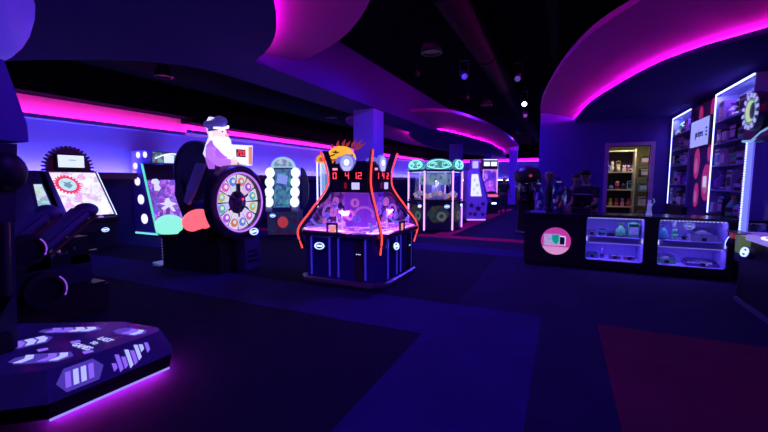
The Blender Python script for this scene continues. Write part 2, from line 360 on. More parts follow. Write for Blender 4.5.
# ================================================================= CEILING FIXTURES
def flood(x, y, z, where):  # added housing for each blue fill lamp
    t = thing('added_blue_flood', 'small black added blue fill flood hanging ' + where, 'spotlight', (x, y, z), 0, 'added blue fill floods in the open ceiling')
    M().lathe([(0.05, 0.20), (0.10, 0.16), (0.19, -0.06), (0.19, -0.10)], n=18).build('housing', DARK, t, smooth=True)
    M().ring((0, 0, 0), 0.17, 0.195, -0.13, -0.10, 20, 'z').build('rim', DARKM, t)
    M().tube([(0, 0, 0.2), (0, 0, 0.35)], 0.02).build('stem', DARKM, t)
for (x, y, z, p), wh in zip(FLOODS, ('over the maroon and blue carpet corner', 'over the pusher game with red neon', 'above the captain wheel and dotted cabinet', 'above the bulb-column cabinet', 'beside the pink ceiling disc by the crane machine', 'beside the duct past the violet video cabinet', 'over the far aisle along the pink cove wall', 'close to the far end wall')): flood(x, y, z, wh)
for x, y, z, p in DISC:
    t = thing('downlight', 'round recessed downlight in the navy ceiling over the prize counter', 'downlight', (x, y, z + 0.05), 0, 'downlights over the counter')
    M().ring((0, 0, 0), 0.10, 0.13, -0.03, 0.0, 20, 'z').build('trim_ring', DARKM, t); M().lathe([(0.1, -0.006), (0.1, 0.0)], n=18).build('lens', glow('violet_lens', (0.25, 0.2, 1.0), 0.6), t)
def spot(px, label, em, es, rz, power=0):
    t = thing('track_spotlight', label, 'spotlight', px, rz)
    M().lathe([(0.02, 0.17), (0.055, 0.15), (0.06, -0.05), (0.07, -0.09)], n=16).xf(Matrix.Rotation(R(-58), 4, 'X')).build('housing', DARK, t, smooth=True)
    M().ell((0, 0, 0), (0.058, 0.058, 0.03)).xf(Matrix.Rotation(R(-58), 4, 'X') @ Matrix.Translation((0, 0, -0.09))).build('lens', glow('lens_%.2f' % es, em, es), t, smooth=True)
    M().box(-0.09, -0.07, -0.015, 0.015, -0.02, 0.3).box(0.07, 0.09, -0.015, 0.015, -0.02, 0.3).box(-0.09, 0.09, -0.015, 0.015, 0.28, 0.3).build('yoke', DARKM, t)
    M().tube([(0, 0, 0.3), (0, 0, 4.4 - px[2])], 0.012).build('stem', DARKM, t)
    return t
spot((-1.02, 10.9, 3.62), 'lit track spotlight with a dazzling white lens in the open ceiling', (0.75, 1.0, 0.92), 22, 8)
spot((-0.95, 8.6, 3.72), 'unlit twin-lens track spotlight with pale glass in the open ceiling', (0.35, 0.4, 1.0), 0.12, 5)
spot((-1.90, 7.9, 3.7), 'track spotlight with violet glowing glass beside the black duct', (0.25, 0.15, 1.0), 0.2, 20)
spot((-1.13, 12.4, 3.55), 'track spotlight with pale pink glass beside the black duct', (0.7, 0.3, 0.9), 0.15, 10)
DUCT = mat('black_duct', (0.007, 0.007, 0.014), 0.8, 0.0, spec=0.05)
t = thing('ventilation_duct', 'long round black ventilation duct running under the open ceiling', 'duct', (-1.5, 0, 4.1))
M().tube([(0, 1, 0), (0, 24, 0)], 0.22, 18).build('pipe', DUCT, t, smooth=True)
for y in range(2, 24, 3):
    M().ring((0, y, 0), 0.215, 0.24, -0.03, 0.03, 18, 'y').build('joint_collar', DUCT, t)
    M().box(-0.012, 0.012, y + 0.38, y + 0.42, 0.2, 0.3).build('hanger', DUCT, t)
t = thing('cable_tray', 'slim black cable tray hung beside the round duct', 'cable tray', (-0.25, 0, 4.12))
M().box(-0.09, 0.09, 1, 13, 0, 0.012).box(-0.09, -0.08, 1, 13, 0, 0.06).box(0.08, 0.09, 1, 13, 0, 0.06).build('tray', DUCT, t)
for y in range(2, 13, 2): M().tube([(0, y, 0.01), (0, y, 0.28)], 0.01, 6).build('hanger', DUCT, t)
for (x, y, wh) in ((-3.05, 8.3, 'near the pusher game'), (-2.6, 11.2, 'near the crane machine')):
    t = thing('ceiling_sensor', 'small dark dome sensor hanging from the open ceiling ' + wh, 'sensor', (x, y, 3.95), 0, 'dome sensors in the open ceiling')
    M().lathe([(0.02, 0.06), (0.05, 0.05), (0.06, 0.0), (0.035, -0.05), (0.01, -0.07)], n=16).build('dome', BLACK, t, smooth=True); M().tube([(0, 0, 0.05), (0, 0, 0.45)], 0.012).build('rod', DARKM, t)

# ================================================================= GEAR-TOPPED SCREEN GAMES (left wall)
def gear_game(loc, rz, label, artname, cols):
    t = thing('arcade_cabinet', label, 'arcade game', loc, rz)
    prof = [(-0.55, 0.08), (-0.55, 0.64), (-0.64, 0.68), (-0.64, 0.74), (-0.56, 0.76), (0.14, 1.80), (0.60, 1.80), (0.60, 0.08)]
    M().prism(prof, -0.54, 0.54, YZ).build('body', DARK, t, bevel=0.01)
    bx('plinth', BLACK, t, -0.5, 0.5, -0.5, 0.58, 0, 0.08)
    a = Vector((0, -0.56, 0.76)); b = Vector((0, 0.14, 1.80)); u = (b - a); nrm = Vector((0, -u.z, u.y)).normalized()
    P = lambda x, k, o: tuple(Vector((x, 0, 0)) + a + u * k + nrm * o)
    sc = M().slab([P(-0.44, 0.05, 0.004), P(0.47, 0.05, 0.004), P(0.47, 0.97, 0.004), P(-0.44, 0.97, 0.004)], -0.012).build('screen', art(artname, cols, 5.0, 1.05, 0.7), t)
    # red cog with a pale face on the picture
    mtx = Matrix.Translation(P(-0.20, 0.70, 0.014)) @ Matrix((Vector((1, 0, 0)), u.normalized(), nrm)).transposed().to_4x4()
    g = M().prism([p for k in range(22) for p in (lambda q: [(0.215 * math.cos(q), 0.215 * math.sin(q)), (0.255 * math.cos(q + 0.06), 0.255 * math.sin(q + 0.06)), (0.255 * math.cos(q + 0.16), 0.255 * math.sin(q + 0.16)), (0.215 * math.cos(q + 0.22), 0.215 * math.sin(q + 0.22))])(2 * math.pi * k / 22)], 0, 0.003)
    g.xf(mtx).build('screen_cog', glow('red_graphic', (0.9, 0.05, 0.08), 0.9), sc)
    M().prism(circ(0, 0, 0.165, 24), 0.004, 0.006).xf(mtx).build('screen_face', glow('mint_graphic', (0.55, 0.85, 0.8), 0.95), sc)
    M().prism([(-0.09, -0.03), (0.0, -0.11), (0.09, -0.03), (0.05, 0.03), (0.10, 0.09), (0.0, 0.05), (-0.10, 0.09), (-0.05, 0.03)], 0.007, 0.009).xf(mtx).build('screen_emblem', glow('grey_graphic', (0.3, 0.5, 0.5), 0.6), sc)
    for x in (-0.515, 0.515):
        bw = M().slab([P(x - 0.02, 0.0, 0.0), P(x + 0.02, 0.0, 0.0), P(x + 0.02, 1.0, 0.0), P(x - 0.02, 1.0, 0.0)], -0.02).build('side_rail', DARKM, t)
        if x > 0: M().slab([P(x - 0.012, 0.02, 0.02), P(x + 0.006, 0.02, 0.02), P(x + 0.006, 0.98, 0.02), P(x - 0.012, 0.98, 0.02)], -0.006).build('edge_light', WHITE, bw)
    gear = M(); N = 36; pts = []
    for k in range(N):
        q = 2 * math.pi * k / N
        for d, r in ((0, 0.43), (0.045, 0.51), (0.10, 0.51), (0.13, 0.43)): pts.append((r * math.cos(q + d), 1.86 + r * math.sin(q + d)))
    gear.prism(pts, 0.20, 0.28, XZ).build('gear_topper', mat('maroon_gear', (0.14, 0.015, 0.04), 0.5), t)
    M().ring((0, 0, 1.86), 0.33, 0.37, 0.185, 0.20, 36, 'y').build('gear_ring', mat('dark_red_trim', (0.25, 0.02, 0.04), 0.4), t)
    mon = bx('monitor', BLACK, t, -0.29, 0.29, 0.12, 0.20, 1.84, 2.19, bevel=0.01)
    bx('monitor_screen', SCRW, mon, -0.255, 0.255, 0.112, 0.12, 1.885, 2.155)
    text('screen_text', 'PLAY NOW', 0.055, mat('grey_print', (0.2, 0.2, 0.25), 0.5), mon, (0.02, 0.11, 2.05)) if False else bx('screen_line', mat('grey_print', (0.3, 0.35, 0.4), 0.5, emit=(0.3, 0.35, 0.4), es=0.6), mon, -0.05, 0.09, 0.109, 0.112, 2.04, 2.06)
    bx('control_shelf', BLACK, t, -0.5, 0.5, -0.72, -0.56, 0.70, 0.76, bevel=0.01)
    for x in (-0.25, 0.12): M().lathe([(0.05, 0.76), (0.05, 0.785), (0.02, 0.80)], (x, -0.65, 0), 14).build('play_button', glow('violet_button', (0.6, 0.2, 0.9), 0.6), t)
    reader(t, 0.22, -0.57, 0.46, 0.15)
    bx('coin_door', DARKM, t, -0.2, 0.05, -0.565, -0.55, 0.15, 0.45, bevel=0.005)
    return t
gear_game((-10.05, 4.98, 0), 90, 'gear-topped screen game with white monitor showing a red cog picture by the rail', 'cog_screen', [(0.95, 0.95, 1.0), (0.85, 0.95, 1.0), (0.75, 0.3, 0.5), (0.9, 0.9, 1), (0.55, 0.75, 0.85), (0.8, 0.4, 0.6), (0.95, 0.95, 1.0)])
t = thing('arcade_cabinet', 'dark slanted cabinet with a narrow green screen beside the gear-topped game', 'arcade game', (-10.05, 3.82, 0), 90)
M().prism([(-0.55, 0.08), (-0.55, 0.64), (-0.64, 0.68), (-0.64, 0.74), (-0.56, 0.76), (0.14, 1.80), (0.60, 1.80), (0.60, 0.08)], -0.54, 0.54, YZ).build('body', BLACK, t, bevel=0.01)
bx('plinth', BLACK, t, -0.5, 0.5, -0.5, 0.58, 0, 0.08)
P3 = lambda x, k, o: (x, -0.56 + 0.70 * k - o * 0.83, 0.76 + 1.04 * k + o * 0.56)
M().slab([P3(0.24, 0.04, 0.004), P3(0.50, 0.04, 0.004), P3(0.50, 0.72, 0.004), P3(0.36, 0.72, 0.004)], -0.012).build('screen', art('cog_screen_green', [(0.5, 0.85, 0.6), (0.75, 0.95, 0.9), (0.6, 0.35, 0.5), (0.85, 0.9, 0.9), (0.3, 0.6, 0.55)], 5, 0.8), t)
M().slab([P3(-0.5, 0.04, 0.004), P3(0.2, 0.04, 0.004), P3(0.3, 0.95, 0.004), P3(-0.5, 0.95, 0.004)], -0.02).build('dark_hood', DARK, t)
bx('control_shelf', BLACK, t, -0.5, 0.5, -0.72, -0.56, 0.70, 0.76, bevel=0.01)
reader(t, 0.22, -0.57, 0.46, 0.15)

# ================================================================= CABINET WITH GLOWING DOTS
t = thing('arcade_cabinet', 'tall arcade cabinet with glowing white dots on its side and a green lit edge', 'arcade game', (-10.9, 6.97, 0), 90)
PT = [(-0.65, 0.05), (-0.15, 2.05), (-0.50, 2.08), (-0.58, 2.42), (0.30, 2.42), (0.30, 0.05)]
side = mat('violet_side_panel', (0.40, 0.30, 0.95), 0.4)
sp0 = M().prism(PT, 0.0, 0.05, YZ).build('side_panel', side, t); M().prism(PT, 0.95, 1.0, YZ).build('side_panel', side, t)
M().prism([(-0.60, 0.05), (-0.12, 2.05), (0.28, 2.05), (0.28, 0.05)], 0.05, 0.95, YZ).build('body', DARK, t)
for y, z, r in ((-0.32, 2.30, 0.085), (-0.02, 2.30, 0.085), (0.13, 2.0, 0.085), (0.08, 1.56, 0.115), (-0.03, 1.05, 0.135), (-0.14, 0.50, 0.14)):
    M().prism(circ(y, z, r, 24), -0.008, 0.0, YZ).build('lit_dot', glow('dot_light', (0.62, 0.58, 1.0), 1.7), sp0)
M().slab([(-0.012, -0.675, 0.06), (-0.012, -0.16, 2.06), (-0.012, -0.12, 2.06), (-0.012, -0.63, 0.06)], -0.04).build('edge_light', glow('green_edge', (0.12, 0.75, 0.55), 1.0), t)
bx('base_light', glow('cyan_edge', (0.2, 0.75, 0.85), 1.1), t, 0.0, 1.0, -0.67, -0.64, 0.06, 0.10); bx('base_light', MATS['cyan_edge'], t, -0.012, 0.0, -0.62, 0.3, 0.06, 0.11)
bx('plinth', BLACK, t, 0.02, 0.98, -0.6, 0.28, 0, 0.06)
FR0, FR1 = Vector((0, -0.61, 0.12)), Vector((0, -0.13, 1.98)); uu = FR1 - FR0; nn = Vector((0, -uu.z, uu.y)).normalized()
Q = lambda x, k, o: tuple(Vector((x, 0, 0)) + FR0 + uu * k + nn * o)
sc = M().slab([Q(0.07, 0.0, 0.0), Q(0.93, 0.0, 0.0), Q(0.93, 1.0, 0.0), Q(0.07, 1.0, 0.0)], -0.012).build('front_artwork', art('violet_dance_art', [(0.05, 0.02, 0.2), (0.12, 0.03, 0.35), (0.35, 0.08, 0.5), (0.03, 0.02, 0.12), (0.2, 0.1, 0.6), (0.5, 0.15, 0.75), (0.1, 0.06, 0.45)], 7, 1.5, 0.9), t)
wm = glow('white_print_glow', (0.72, 0.72, 1.0), 1.0)
mtx = Matrix.Translation(Q(0.30, 0.72, 0.014)) @ Matrix((Vector((1, 0, 0)), uu.normalized(), nn)).transposed().to_4x4()
M().prism([(-0.09, -0.16), (0.05, -0.18), (0.12, -0.10), (0.08, 0.0), (0.13, 0.08), (0.06, 0.18), (-0.08, 0.16), (-0.14, 0.06), (-0.05, 0.02)], 0, 0.004).xf(mtx).build('printed_figure', wm, sc)
mtx = Matrix.Translation(Q(0.55, 0.40, 0.014)) @ Matrix((Vector((1, 0, 0)), uu.normalized(), nn)).transposed().to_4x4()
M().prism([(-0.30, 0.06), (-0.12, 0.08), (-0.05, 0.20), (0.05, 0.22), (0.08, 0.10), (0.28, 0.02), (0.10, -0.02), (0.18, -0.20), (0.08, -0.20), (0.0, -0.05), (-0.18, -0.14), (-0.25, -0.08), (-0.10, 0.0)], 0, 0.004).xf(mtx).build('printed_figure', wm, sc)
for k in range(7): M().slab([Q(0.12 + 0.11 * k, 0.12, 0.013), Q(0.17 + 0.11 * k, 0.12, 0.013), Q(0.17 + 0.11 * k, 0.20 + 0.03 * (k % 3), 0.013), Q(0.12 + 0.11 * k, 0.20 + 0.03 * (k % 3), 0.013)], -0.004).build('printed_bar', glow('violet_bar', (0.35, 0.15, 0.8), 0.8), sc)
mk = bx('marquee_monitor', BLACK, t, 0.05, 0.95, -0.50, -0.42, 2.06, 2.40); bx('marquee_screen', art('marquee_art', [(0.02, 0.02, 0.08), (0.08, 0.2, 0.25), (0.4, 0.1, 0.2), (0.03, 0.03, 0.15), (0.2, 0.5, 0.5)], 8, 0.7), mk, 0.08, 0.92, -0.51, -0.50, 2.08, 2.38)
bx('marquee_card', SCRW, mk, 0.42, 0.72, -0.52, -0.51, 2.09, 2.32)
M().tube([(0.14 + 0.1 * k, -0.53, 2.20 + 0.16 * math.sin(k / 8 * 2.2)) for k in range(9)], 0.018).build('arc_light', WHITE, mk)

# ================================================================= CAPTAIN'S PRIZE WHEEL
t = thing('prize_wheel_game', 'black prize wheel game with a glowing captain figure and coloured wheel', 'arcade game', (-5.75, 4.95, 0), 90)
bx('base_cabinet', BLACK, t, -0.36, 0.44, -0.55, 0.90, 0.0, 0.60, bevel=0.02)
for k in range(9): bx('edge_dot', glow('edge_dots', (0.35, 0.3, 0.9), 0.6), t, -0.368, -0.36, 0.87, 0.885, 0.06 + 0.055 * k, 0.075 + 0.055 * k)
bx('pedestal', NAVY, t, 0.02, 0.42, -0.74, -0.50, 0.0, 0.60, bevel=0.015)
for k in range(3): bx('vent_slot', DARKM, t, 0.10, 0.34, -0.747, -0.74, 0.14 + 0.09 * k, 0.18 + 0.09 * k)
reader(t, 0.21, -0.76, 0.68, 0.19)
bx('reader_mount', NAVY, t, 0.10, 0.32, -0.73, -0.55, 0.58, 0.76, bevel=0.02)
WC0 = (-0.03, -0.60, 1.22)
M().box(-0.18, 0.12, -0.42, 0.0, 0.58, 1.70).build('wheel_tower', BLACK, t, bevel=0.02)
M().lathe_closed([(0.48, -0.15), (0.56, -0.17), (0.63, -0.14), (0.66, -0.06), (0.66, -0.03), (0.48, 0.0)], WC0, 48, 'y').build('wheel_rim', mat('gloss_black_rim', (0.03, 0.02, 0.05), 0.25), t, smooth=True)
M().lathe_closed([(0.484, -0.15), (0.505, -0.175), (0.515, -0.165), (0.495, -0.13)], WC0, 48, 'y').build('rim_light', glow('purple_ring_light', (0.55, 0.16, 1.0), 1.1), t)
wheel = M().lathe([(0.49, -0.06), (0.49, 0.08)], WC0, 48, 'y').build('wheel', DARK, t)
segc = [tuple(0.62 * k_ + 0.30 * v for v, k_ in zip(c, (0.95, 0.88, 1.1))) for c in [(0.95, 0.85, 0.9), (0.85, 0.25, 0.3), (0.9, 0.85, 0.5), (0.4, 0.7, 0.9), (0.9, 0.55, 0.8), (0.75, 0.95, 0.85), (0.35, 0.4, 0.85), (0.9, 0.7, 0.35), (0.6, 0.9, 0.8), (0.85, 0.45, 0.7), (0.45, 0.75, 0.85), (0.95, 0.9, 0.75)]]
for k in range(12):
    a0, a1 = 30 * k + 2, 30 * k + 28; sgm = glow('wheel_segment_%d' % k, segc[k], 0.8)
    po = [(WC0[0] + r * math.cos(R(a)), WC0[2] + r * math.sin(R(a))) for r, a in [(0.20, a0), (0.20, a1)] + [(0.475, a1 + (a0 - a1) * i / 4) for i in range(5)]]
    so_ = M().prism(po, WC0[1] - 0.075, WC0[1] - 0.06, XZ).build('wheel_segment', sgm, wheel)
    am = R(30 * k + 15); cx, cz = WC0[0] + 0.36 * math.cos(am), WC0[2] + 0.36 * math.sin(am)
    pc = glow('wheel_picture_%d' % (k % 6), [(0.10, 0.55, 0.50), (0.45, 0.10, 0.75), (0.85, 0.22, 0.12), (0.15, 0.25, 0.85), (0.85, 0.15, 0.50), (0.55, 0.60, 0.12)][k % 6], 0.75)
    M().prism(circ(cx, cz, 0.078, 8), WC0[1] - 0.079, WC0[1] - 0.075, XZ).build('prize_picture', pc, wheel)
    M().prism(circ(cx + 0.01, cz + 0.01, 0.034, 6), WC0[1] - 0.083, WC0[1] - 0.079, XZ).build('picture_detail', glow('wheel_detail_%d' % (k % 3), [(0.95, 0.9, 0.5), (0.9, 0.9, 1.0), (0.5, 0.9, 0.95)][k % 3], 0.9), wheel)
hub = M().lathe([(0.02, -0.16), (0.07, -0.14), (0.10, -0.09), (0.19, -0.075), (0.19, -0.06)], WC0, 24, 'y').build('wheel_hub', mat('plum_hub', (0.12, 0.02, 0.14), 0.4), t, smooth=True)
for k in range(6):
    a = R(30 + 60 * k); M().tube([(WC0[0] + 0.05 * math.cos(a), WC0[1] - 0.1, WC0[2] + 0.05 * math.sin(a)), (WC0[0] + 0.25 * math.cos(a), WC0[1] - 0.1, WC0[2] + 0.25 * math.sin(a))], 0.02, 8, 0.014).build('hub_spoke', DARK, hub)
bx('pointer', BLACK, hub, WC0[0] - 0.04, WC0[0] + 0.02, WC0[1] - 0.13, WC0[1] - 0.09, WC0[2] + 0.05, WC0[2] + 0.32)
M().ell((WC0[0] + 0.05, WC0[1] - 0.15, WC0[2] + 0.05), (0.02, 0.02, 0.02)).build('hub_lamp', REDL, hub)
# dark round shield on the flank and the curved arm
M().prism(circ(-0.12, 1.74, 0.50, 36), -0.40, -0.33, YZ).build('round_shield', BLACK, t)
M().lathe_closed([(0.49, -0.42), (0.515, -0.42), (0.515, -0.32), (0.49, -0.32)], (0, -0.12, 1.74), 36, 'x').build('shield_rim', mat('gunmetal_rim', (0.10, 0.10, 0.18), 0.3, 0.5), t)
M().prism([(0.06, 0.60), (0.22, 0.60), (0.20, 0.95), (0.38, 1.35), (0.34, 1.60), (0.18, 1.60), (0.10, 1.32), (0.04, 0.95)], -0.44, -0.30, YZ).build('flank_arm', BLACK, t, bevel=0.015)
M().prism([(-0.42, 1.86), (-0.22, 1.88), (0.02, 1.48), (0.12, 1.24), (0.02, 1.18), (-0.14, 1.40)], -0.46, -0.40, YZ).build('captain_coat_tail', mat('navy_coat_tail', (0.14, 0.08, 0.42), 0.5, emit=(0.02, 0.01, 0.10), es=0.5), t)
# domed lamps
M().ell((-0.33, 0.68, 0.78), (0.22, 0.28, 0.20), 24, 12).build('green_dome_lamp', glow('mint_dome', (0.25, 0.80, 0.66), 1.15, True), t, smooth=True)
M().lathe([(0.16, 0.59), (0.2, 0.64)], (-0.33, 0.68, 0), 24).build('dome_collar', DARKM, t)
rd = M().ell((0, 0, 0), (0.20, 0.30, 0.19), 24, 12); rd.xf(Matrix.Translation((-0.46, -0.20, 0.92)) @ Matrix.Rotation(R(-14), 4, 'X')).build('red_dome_lamp', glow('coral_dome', (1.0, 0.14, 0.20), 1.15, True), t, smooth=True)
M().prism([(-0.40, 0.58), (0.22, 0.58), (0.20, 0.70), (-0.05, 0.84), (-0.40, 0.80)], -0.55, -0.12, YZ).build('dome_mount', BLACK, t, bevel=0.02)
fp = M().slab([(-0.40, 0.92, 0.02), (-0.20, 0.92, 0.02), (-0.20, 1.12, 0.05), (-0.40, 1.12, 0.05)], 0.03).build('foot_plate', mat('pale_steel_plate', (0.5, 0.55, 0.8), 0.3, 0.5, emit=(0.3, 0.35, 0.9), es=0.15), t)
M().box(-0.42, -0.18, 0.90, 1.13, 0.0, 0.022).build('foot_plate_base', DARKM, t)
# captain: backlit cut-out plate with modelled figure
capt = M().prism([(-0.50, 1.86), (-0.60, 2.02), (-0.54, 2.18), (-0.48, 2.30), (-0.54, 2.50), (-0.46, 2.62), (-0.30, 2.62), (-0.20, 2.52), (-0.15, 2.36), (-0.06, 2.22), (-0.06, 1.86)], -0.52, -0.48, XZ).build('captain_topper', glow('captain_halo', (0.70, 0.68, 1.0), 1.15), t)
M().loft([[( -0.39 + a * math.cos(q), -0.54 + b_ * math.sin(q), z) for q in [2 * math.pi * i / 16 for i in range(16)]] for z, a, b_ in ((1.78, 0.15, 0.08), (1.90, 0.19, 0.11), (2.05, 0.20, 0.12), (2.16, 0.17, 0.10), (2.24, 0.10, 0.07))]).build('coat', mat('lit_violet_coat', (0.30, 0.10, 0.5), 0.6, emit=(0.42, 0.12, 0.75), es=1.0), capt, smooth=True)
M().tube([(-0.52, -0.58, 2.10), (-0.57, -0.62, 1.98), (-0.48, -0.68, 1.88), (-0.28, -0.70, 1.90)], 0.075, 12, 0.055).build('sleeve', mat('lit_violet_sleeve', (0.34, 0.12, 0.55), 0.6, emit=(0.48, 0.16, 0.80), es=1.1), capt, smooth=True)
hd = M().ell((-0.24, -0.70, 1.90), (0.06, 0.05, 0.05))
for k in range(4): hd.tube([(-0.22 + 0.0 * k, -0.72, 1.93 - 0.022 * k), (-0.15, -0.74, 1.935 - 0.022 * k), (-0.12 - 0.008 * abs(k - 1), -0.72, 1.935 - 0.022 * k)], 0.012, 6)
hd.tube([(-0.24, -0.72, 1.94), (-0.20, -0.75, 1.98)], 0.013, 6)
hd.build('hand', glow('lit_skin', (0.9, 0.7, 0.75), 0.9), capt, smooth=True)
M().ell((-0.34, -0.56, 2.34), (0.13, 0.12, 0.16), 18, 12).build('head', glow('captain_skin', (0.95, 0.75, 0.78), 1.0), capt, smooth=True)
M().ell((-0.29, -0.675, 2.33), (0.035, 0.045, 0.03)).build('nose', glow('captain_nose', (0.9, 0.5, 0.5), 0.8), capt, smooth=True)
for x in (-0.36, -0.25): M().ell((x, -0.665, 2.385), (0.018, 0.012, 0.018)).build('eye', mat('dark_eye', (0.02, 0.02, 0.04), 0.3), capt, smooth=True)
M().loft([[(-0.32 + ox + a * math.cos(q), -0.60 + b_ * math.sin(q), z) for q in [2 * math.pi * i / 16 for i in range(16)]] for z, a, b_, ox in ((1.98, 0.03, 0.03, 0.02), (2.05, 0.12, 0.09, 0.01), (2.16, 0.18, 0.11, 0.0), (2.27, 0.17, 0.10, 0.0), (2.32, 0.13, 0.06, 0.0))]).build('beard', glow('white_beard', (0.86, 0.86, 1.0), 1.25), capt, smooth=True)
M().loft([[(-0.37 + ox + a * math.cos(q), -0.55 + b_ * math.sin(q), z + 0.05 * math.cos(q)) for q in [2 * math.pi * i / 18 for i in range(18)]] for z, a, b_, ox in ((2.43, 0.15, 0.13, 0.0), (2.47, 0.15, 0.13, 0.0), (2.52, 0.20, 0.17, -0.02), (2.58, 0.18, 0.15, -0.02), (2.61, 0.08, 0.07, -0.02))]).build('cap', mat('captain_cap_blue', (0.05, 0.04, 0.25), 0.5, emit=(0.10, 0.06, 0.5), es=0.4), capt, smooth=True)
M().tube([(-0.50, -0.62, 2.44), (-0.40, -0.70, 2.43), (-0.28, -0.70, 2.46), (-0.20, -0.62, 2.49)], 0.022).build('cap_peak', WHITE, capt, smooth=True)
sb = M().prism([(-0.10, 1.92), (0.33, 1.86), (0.36, 2.22), (-0.10, 2.20)], -0.62, -0.50, XZ).build('sign_box', glow('white_sign', (0.8, 0.82, 1.0), 1.2), capt)
capt.location = (0.07, 0, 0)
bx('sign_display', BLACK, sb, -0.04, 0.17, -0.628, -0.62, 2.0, 2.13)
for k, ch in enumerate('200'): digit(ch, 0.045, 0.09, 0.013, 0.004, REDD, sb, (0.0 + 0.065 * k, -0.630, 2.02))
M().prism([(0.24, 1.88), (0.32, 1.87), (0.34, 2.20), (0.25, 2.19)], -0.626, -0.62, XZ).build('sign_stripe', glow('orange_stripe', (0.95, 0.35, 0.15), 0.8), sb)
M().box(-0.12, 0.02, -0.62, -0.52, 1.80, 1.93).build('barrel_stand', glow('orange_stand', (0.7, 0.3, 0.15), 0.6), capt)

# ================================================================= BULB-COLUMN GAMES
def bulb_game(loc, rz, label):
    t = thing('arcade_cabinet', label, 'arcade game', loc, rz)
    M().box(-0.42, 0.42, -0.36, 0.44, 0.06, 0.72).build('base_cabinet', art('bulb_base_art', [(0.01, 0.02, 0.12), (0.10, 0.01, 0.10), (0.01, 0.06, 0.16), (0.04, 0.01, 0.14), (0.02, 0.04, 0.18)], 6, 0.4, 0.8), t, bevel=0.01)
    bx('plinth', BLACK, t, -0.39, 0.39, -0.33, 0.42, 0, 0.06)
    M().prism([(-0.40, 0.72), (-0.36, 0.84), (-0.10, 1.95), (0.42, 1.95), (0.42, 0.72)], -0.27, 0.27, YZ).build('body', NAVY, t, bevel=0.01)
    a = Vector((0, -0.37, 0.84)); b = Vector((0, -0.11, 1.93)); u = b - a; n = Vector((0, -u.z, u.y)).normalized()
    P = lambda x, k, o: tuple(Vector((x, 0, 0)) + a + u * k + n * o)
    sc = M().slab([P(-0.23, 0.0, 0.002), P(0.23, 0.0, 0.002), P(0.23, 0.98, 0.002), P(-0.23, 0.98, 0.002)], -0.01).build('screen', art('bulb_screen_art', [(0.02, 0.08, 0.2), (0.05, 0.3, 0.45), (0.1, 0.45, 0.5), (0.05, 0.05, 0.3), (0.1, 0.2, 0.45)], 7, 0.7, 0.6), t)
    M().slab([P(-0.17, 0.62, 0.014), P(0.12, 0.58, 0.014), P(0.14, 0.80, 0.014), P(-0.15, 0.86, 0.014)], -0.003).build('screen_card', glow('blue_card', (0.3, 0.4, 0.95), 0.7), sc)
    for x in (-0.36, 0.36):
        c = M().prism([(-0.40, 0.72), (-0.36, 0.84), (-0.12, 1.92), (0.0, 1.92), (-0.10, 0.72)], x - 0.09, x + 0.09, YZ).build('bulb_column', mat('pale_column', (0.4, 0.4, 0.6), 0.4), t)
        for k in range(4):
            p = P(x, 0.13 + 0.25 * k, 0.03); M().ell(p, (0.13, 0.10, 0.145), 16, 10).build('bulb', glow('bulb_white', (0.80, 0.95, 0.92), 1.25, True), c, smooth=True)
    M().prism(circ(0.0, 1.95, 0.34, 24, 0, 180, 0.30), -0.16, -0.04, XZ).build('arch_topper', glow('arch_teal', (0.45, 0.75, 0.9), 0.75), t)
    M().prism(circ(0.0, 1.98, 0.27, 20, 0, 180, 0.2), -0.175, -0.16, XZ).build('arch_picture', art('arch_art', [(0.1, 0.3, 0.6), (0.7, 0.8, 0.9), (0.2, 0.5, 0.3), (0.3, 0.3, 0.7)], 9, 0.7), t)
    M().prism(circ(0.0, 1.35, 0.40, 24, -90, 90, 0.62), 0.0, 0.05, lambda p, q, c: (0.45 + p * 0.55, 0.10 + c, q)).build('side_fin', mat('navy_fin', (0.03, 0.03, 0.14), 0.4), t)
    M().ell((0.02, -0.37, 0.42), (0.15, 0.03, 0.16)).build('printed_berry', glow('red_print', (0.7, 0.06, 0.1), 0.55), t, smooth=True)
    reader(t, -0.25, -0.37, 0.60, 0.15)
    return t
bulb_game((-7.27, 8.83, 0), 25, 'arcade cabinet with two columns of round white bulbs and a teal arch top')

# ================================================================= YELLOW-TOPPED PRIZE TOWER
t = thing('prize_tower', 'slim glass prize tower with white lit posts and a yellow cap', 'prize machine', (-6.50, 10.05, 0), 25)
bx('base_cabinet', NAVY, t, -0.38, 0.38, -0.3, 0.4, 0.05, 0.78, bevel=0.015); bx('plinth', BLACK, t, -0.36, 0.36, -0.28, 0.38, 0, 0.05)
for x in (-0.36, 0.36):
    for y in (-0.27, 0.37): M().tube([(x, y, 0.78), (x, y, 2.15)], 0.025).build('lit_post', WHITE, t)
bx('back_panel', glow('cyan_back', (0.35, 0.6, 1.0), 0.9), t, -0.33, 0.33, 0.34, 0.36, 0.80, 2.12)
M().box(-0.33, 0.33, -0.272, -0.266, 0.80, 2.12).build('front_pane', CLEAR, t)
for x in (-0.12, 0.12): M().tube([(x, 0.05, 0.8), (x, 0.05, 2.1)], 0.05, 12).build('clear_tube', glass('clear_tube', (0.85, 0.95, 1.0), 0.3), t, smooth=True)
for k in range(6): M().ell((-0.25 + 0.1 * k, -0.1 + 0.06 * (k % 2), 0.88 + 0.04 * (k % 3)), (0.09, 0.09, 0.08), 10, 6).build('prize_ball', glow('pink_ball_%d' % (k % 2), [(0.9, 0.25, 0.35), (0.8, 0.7, 0.9)][k % 2], 0.7), t, smooth=True)
M().prism([(-0.40, 2.12), (0.40, 2.12), (0.38, 2.22)] + circ(0, 2.22, 0.38, 14, 0, 180, 0.18) + [(-0.38, 2.22)], -0.32, 0.42, XZ).build('yellow_cap', mat('yellow_cap', (0.9, 0.5, 0.05), 0.5, emit=(0.95, 0.45, 0.04), es=0.75), t, bevel=0.01)
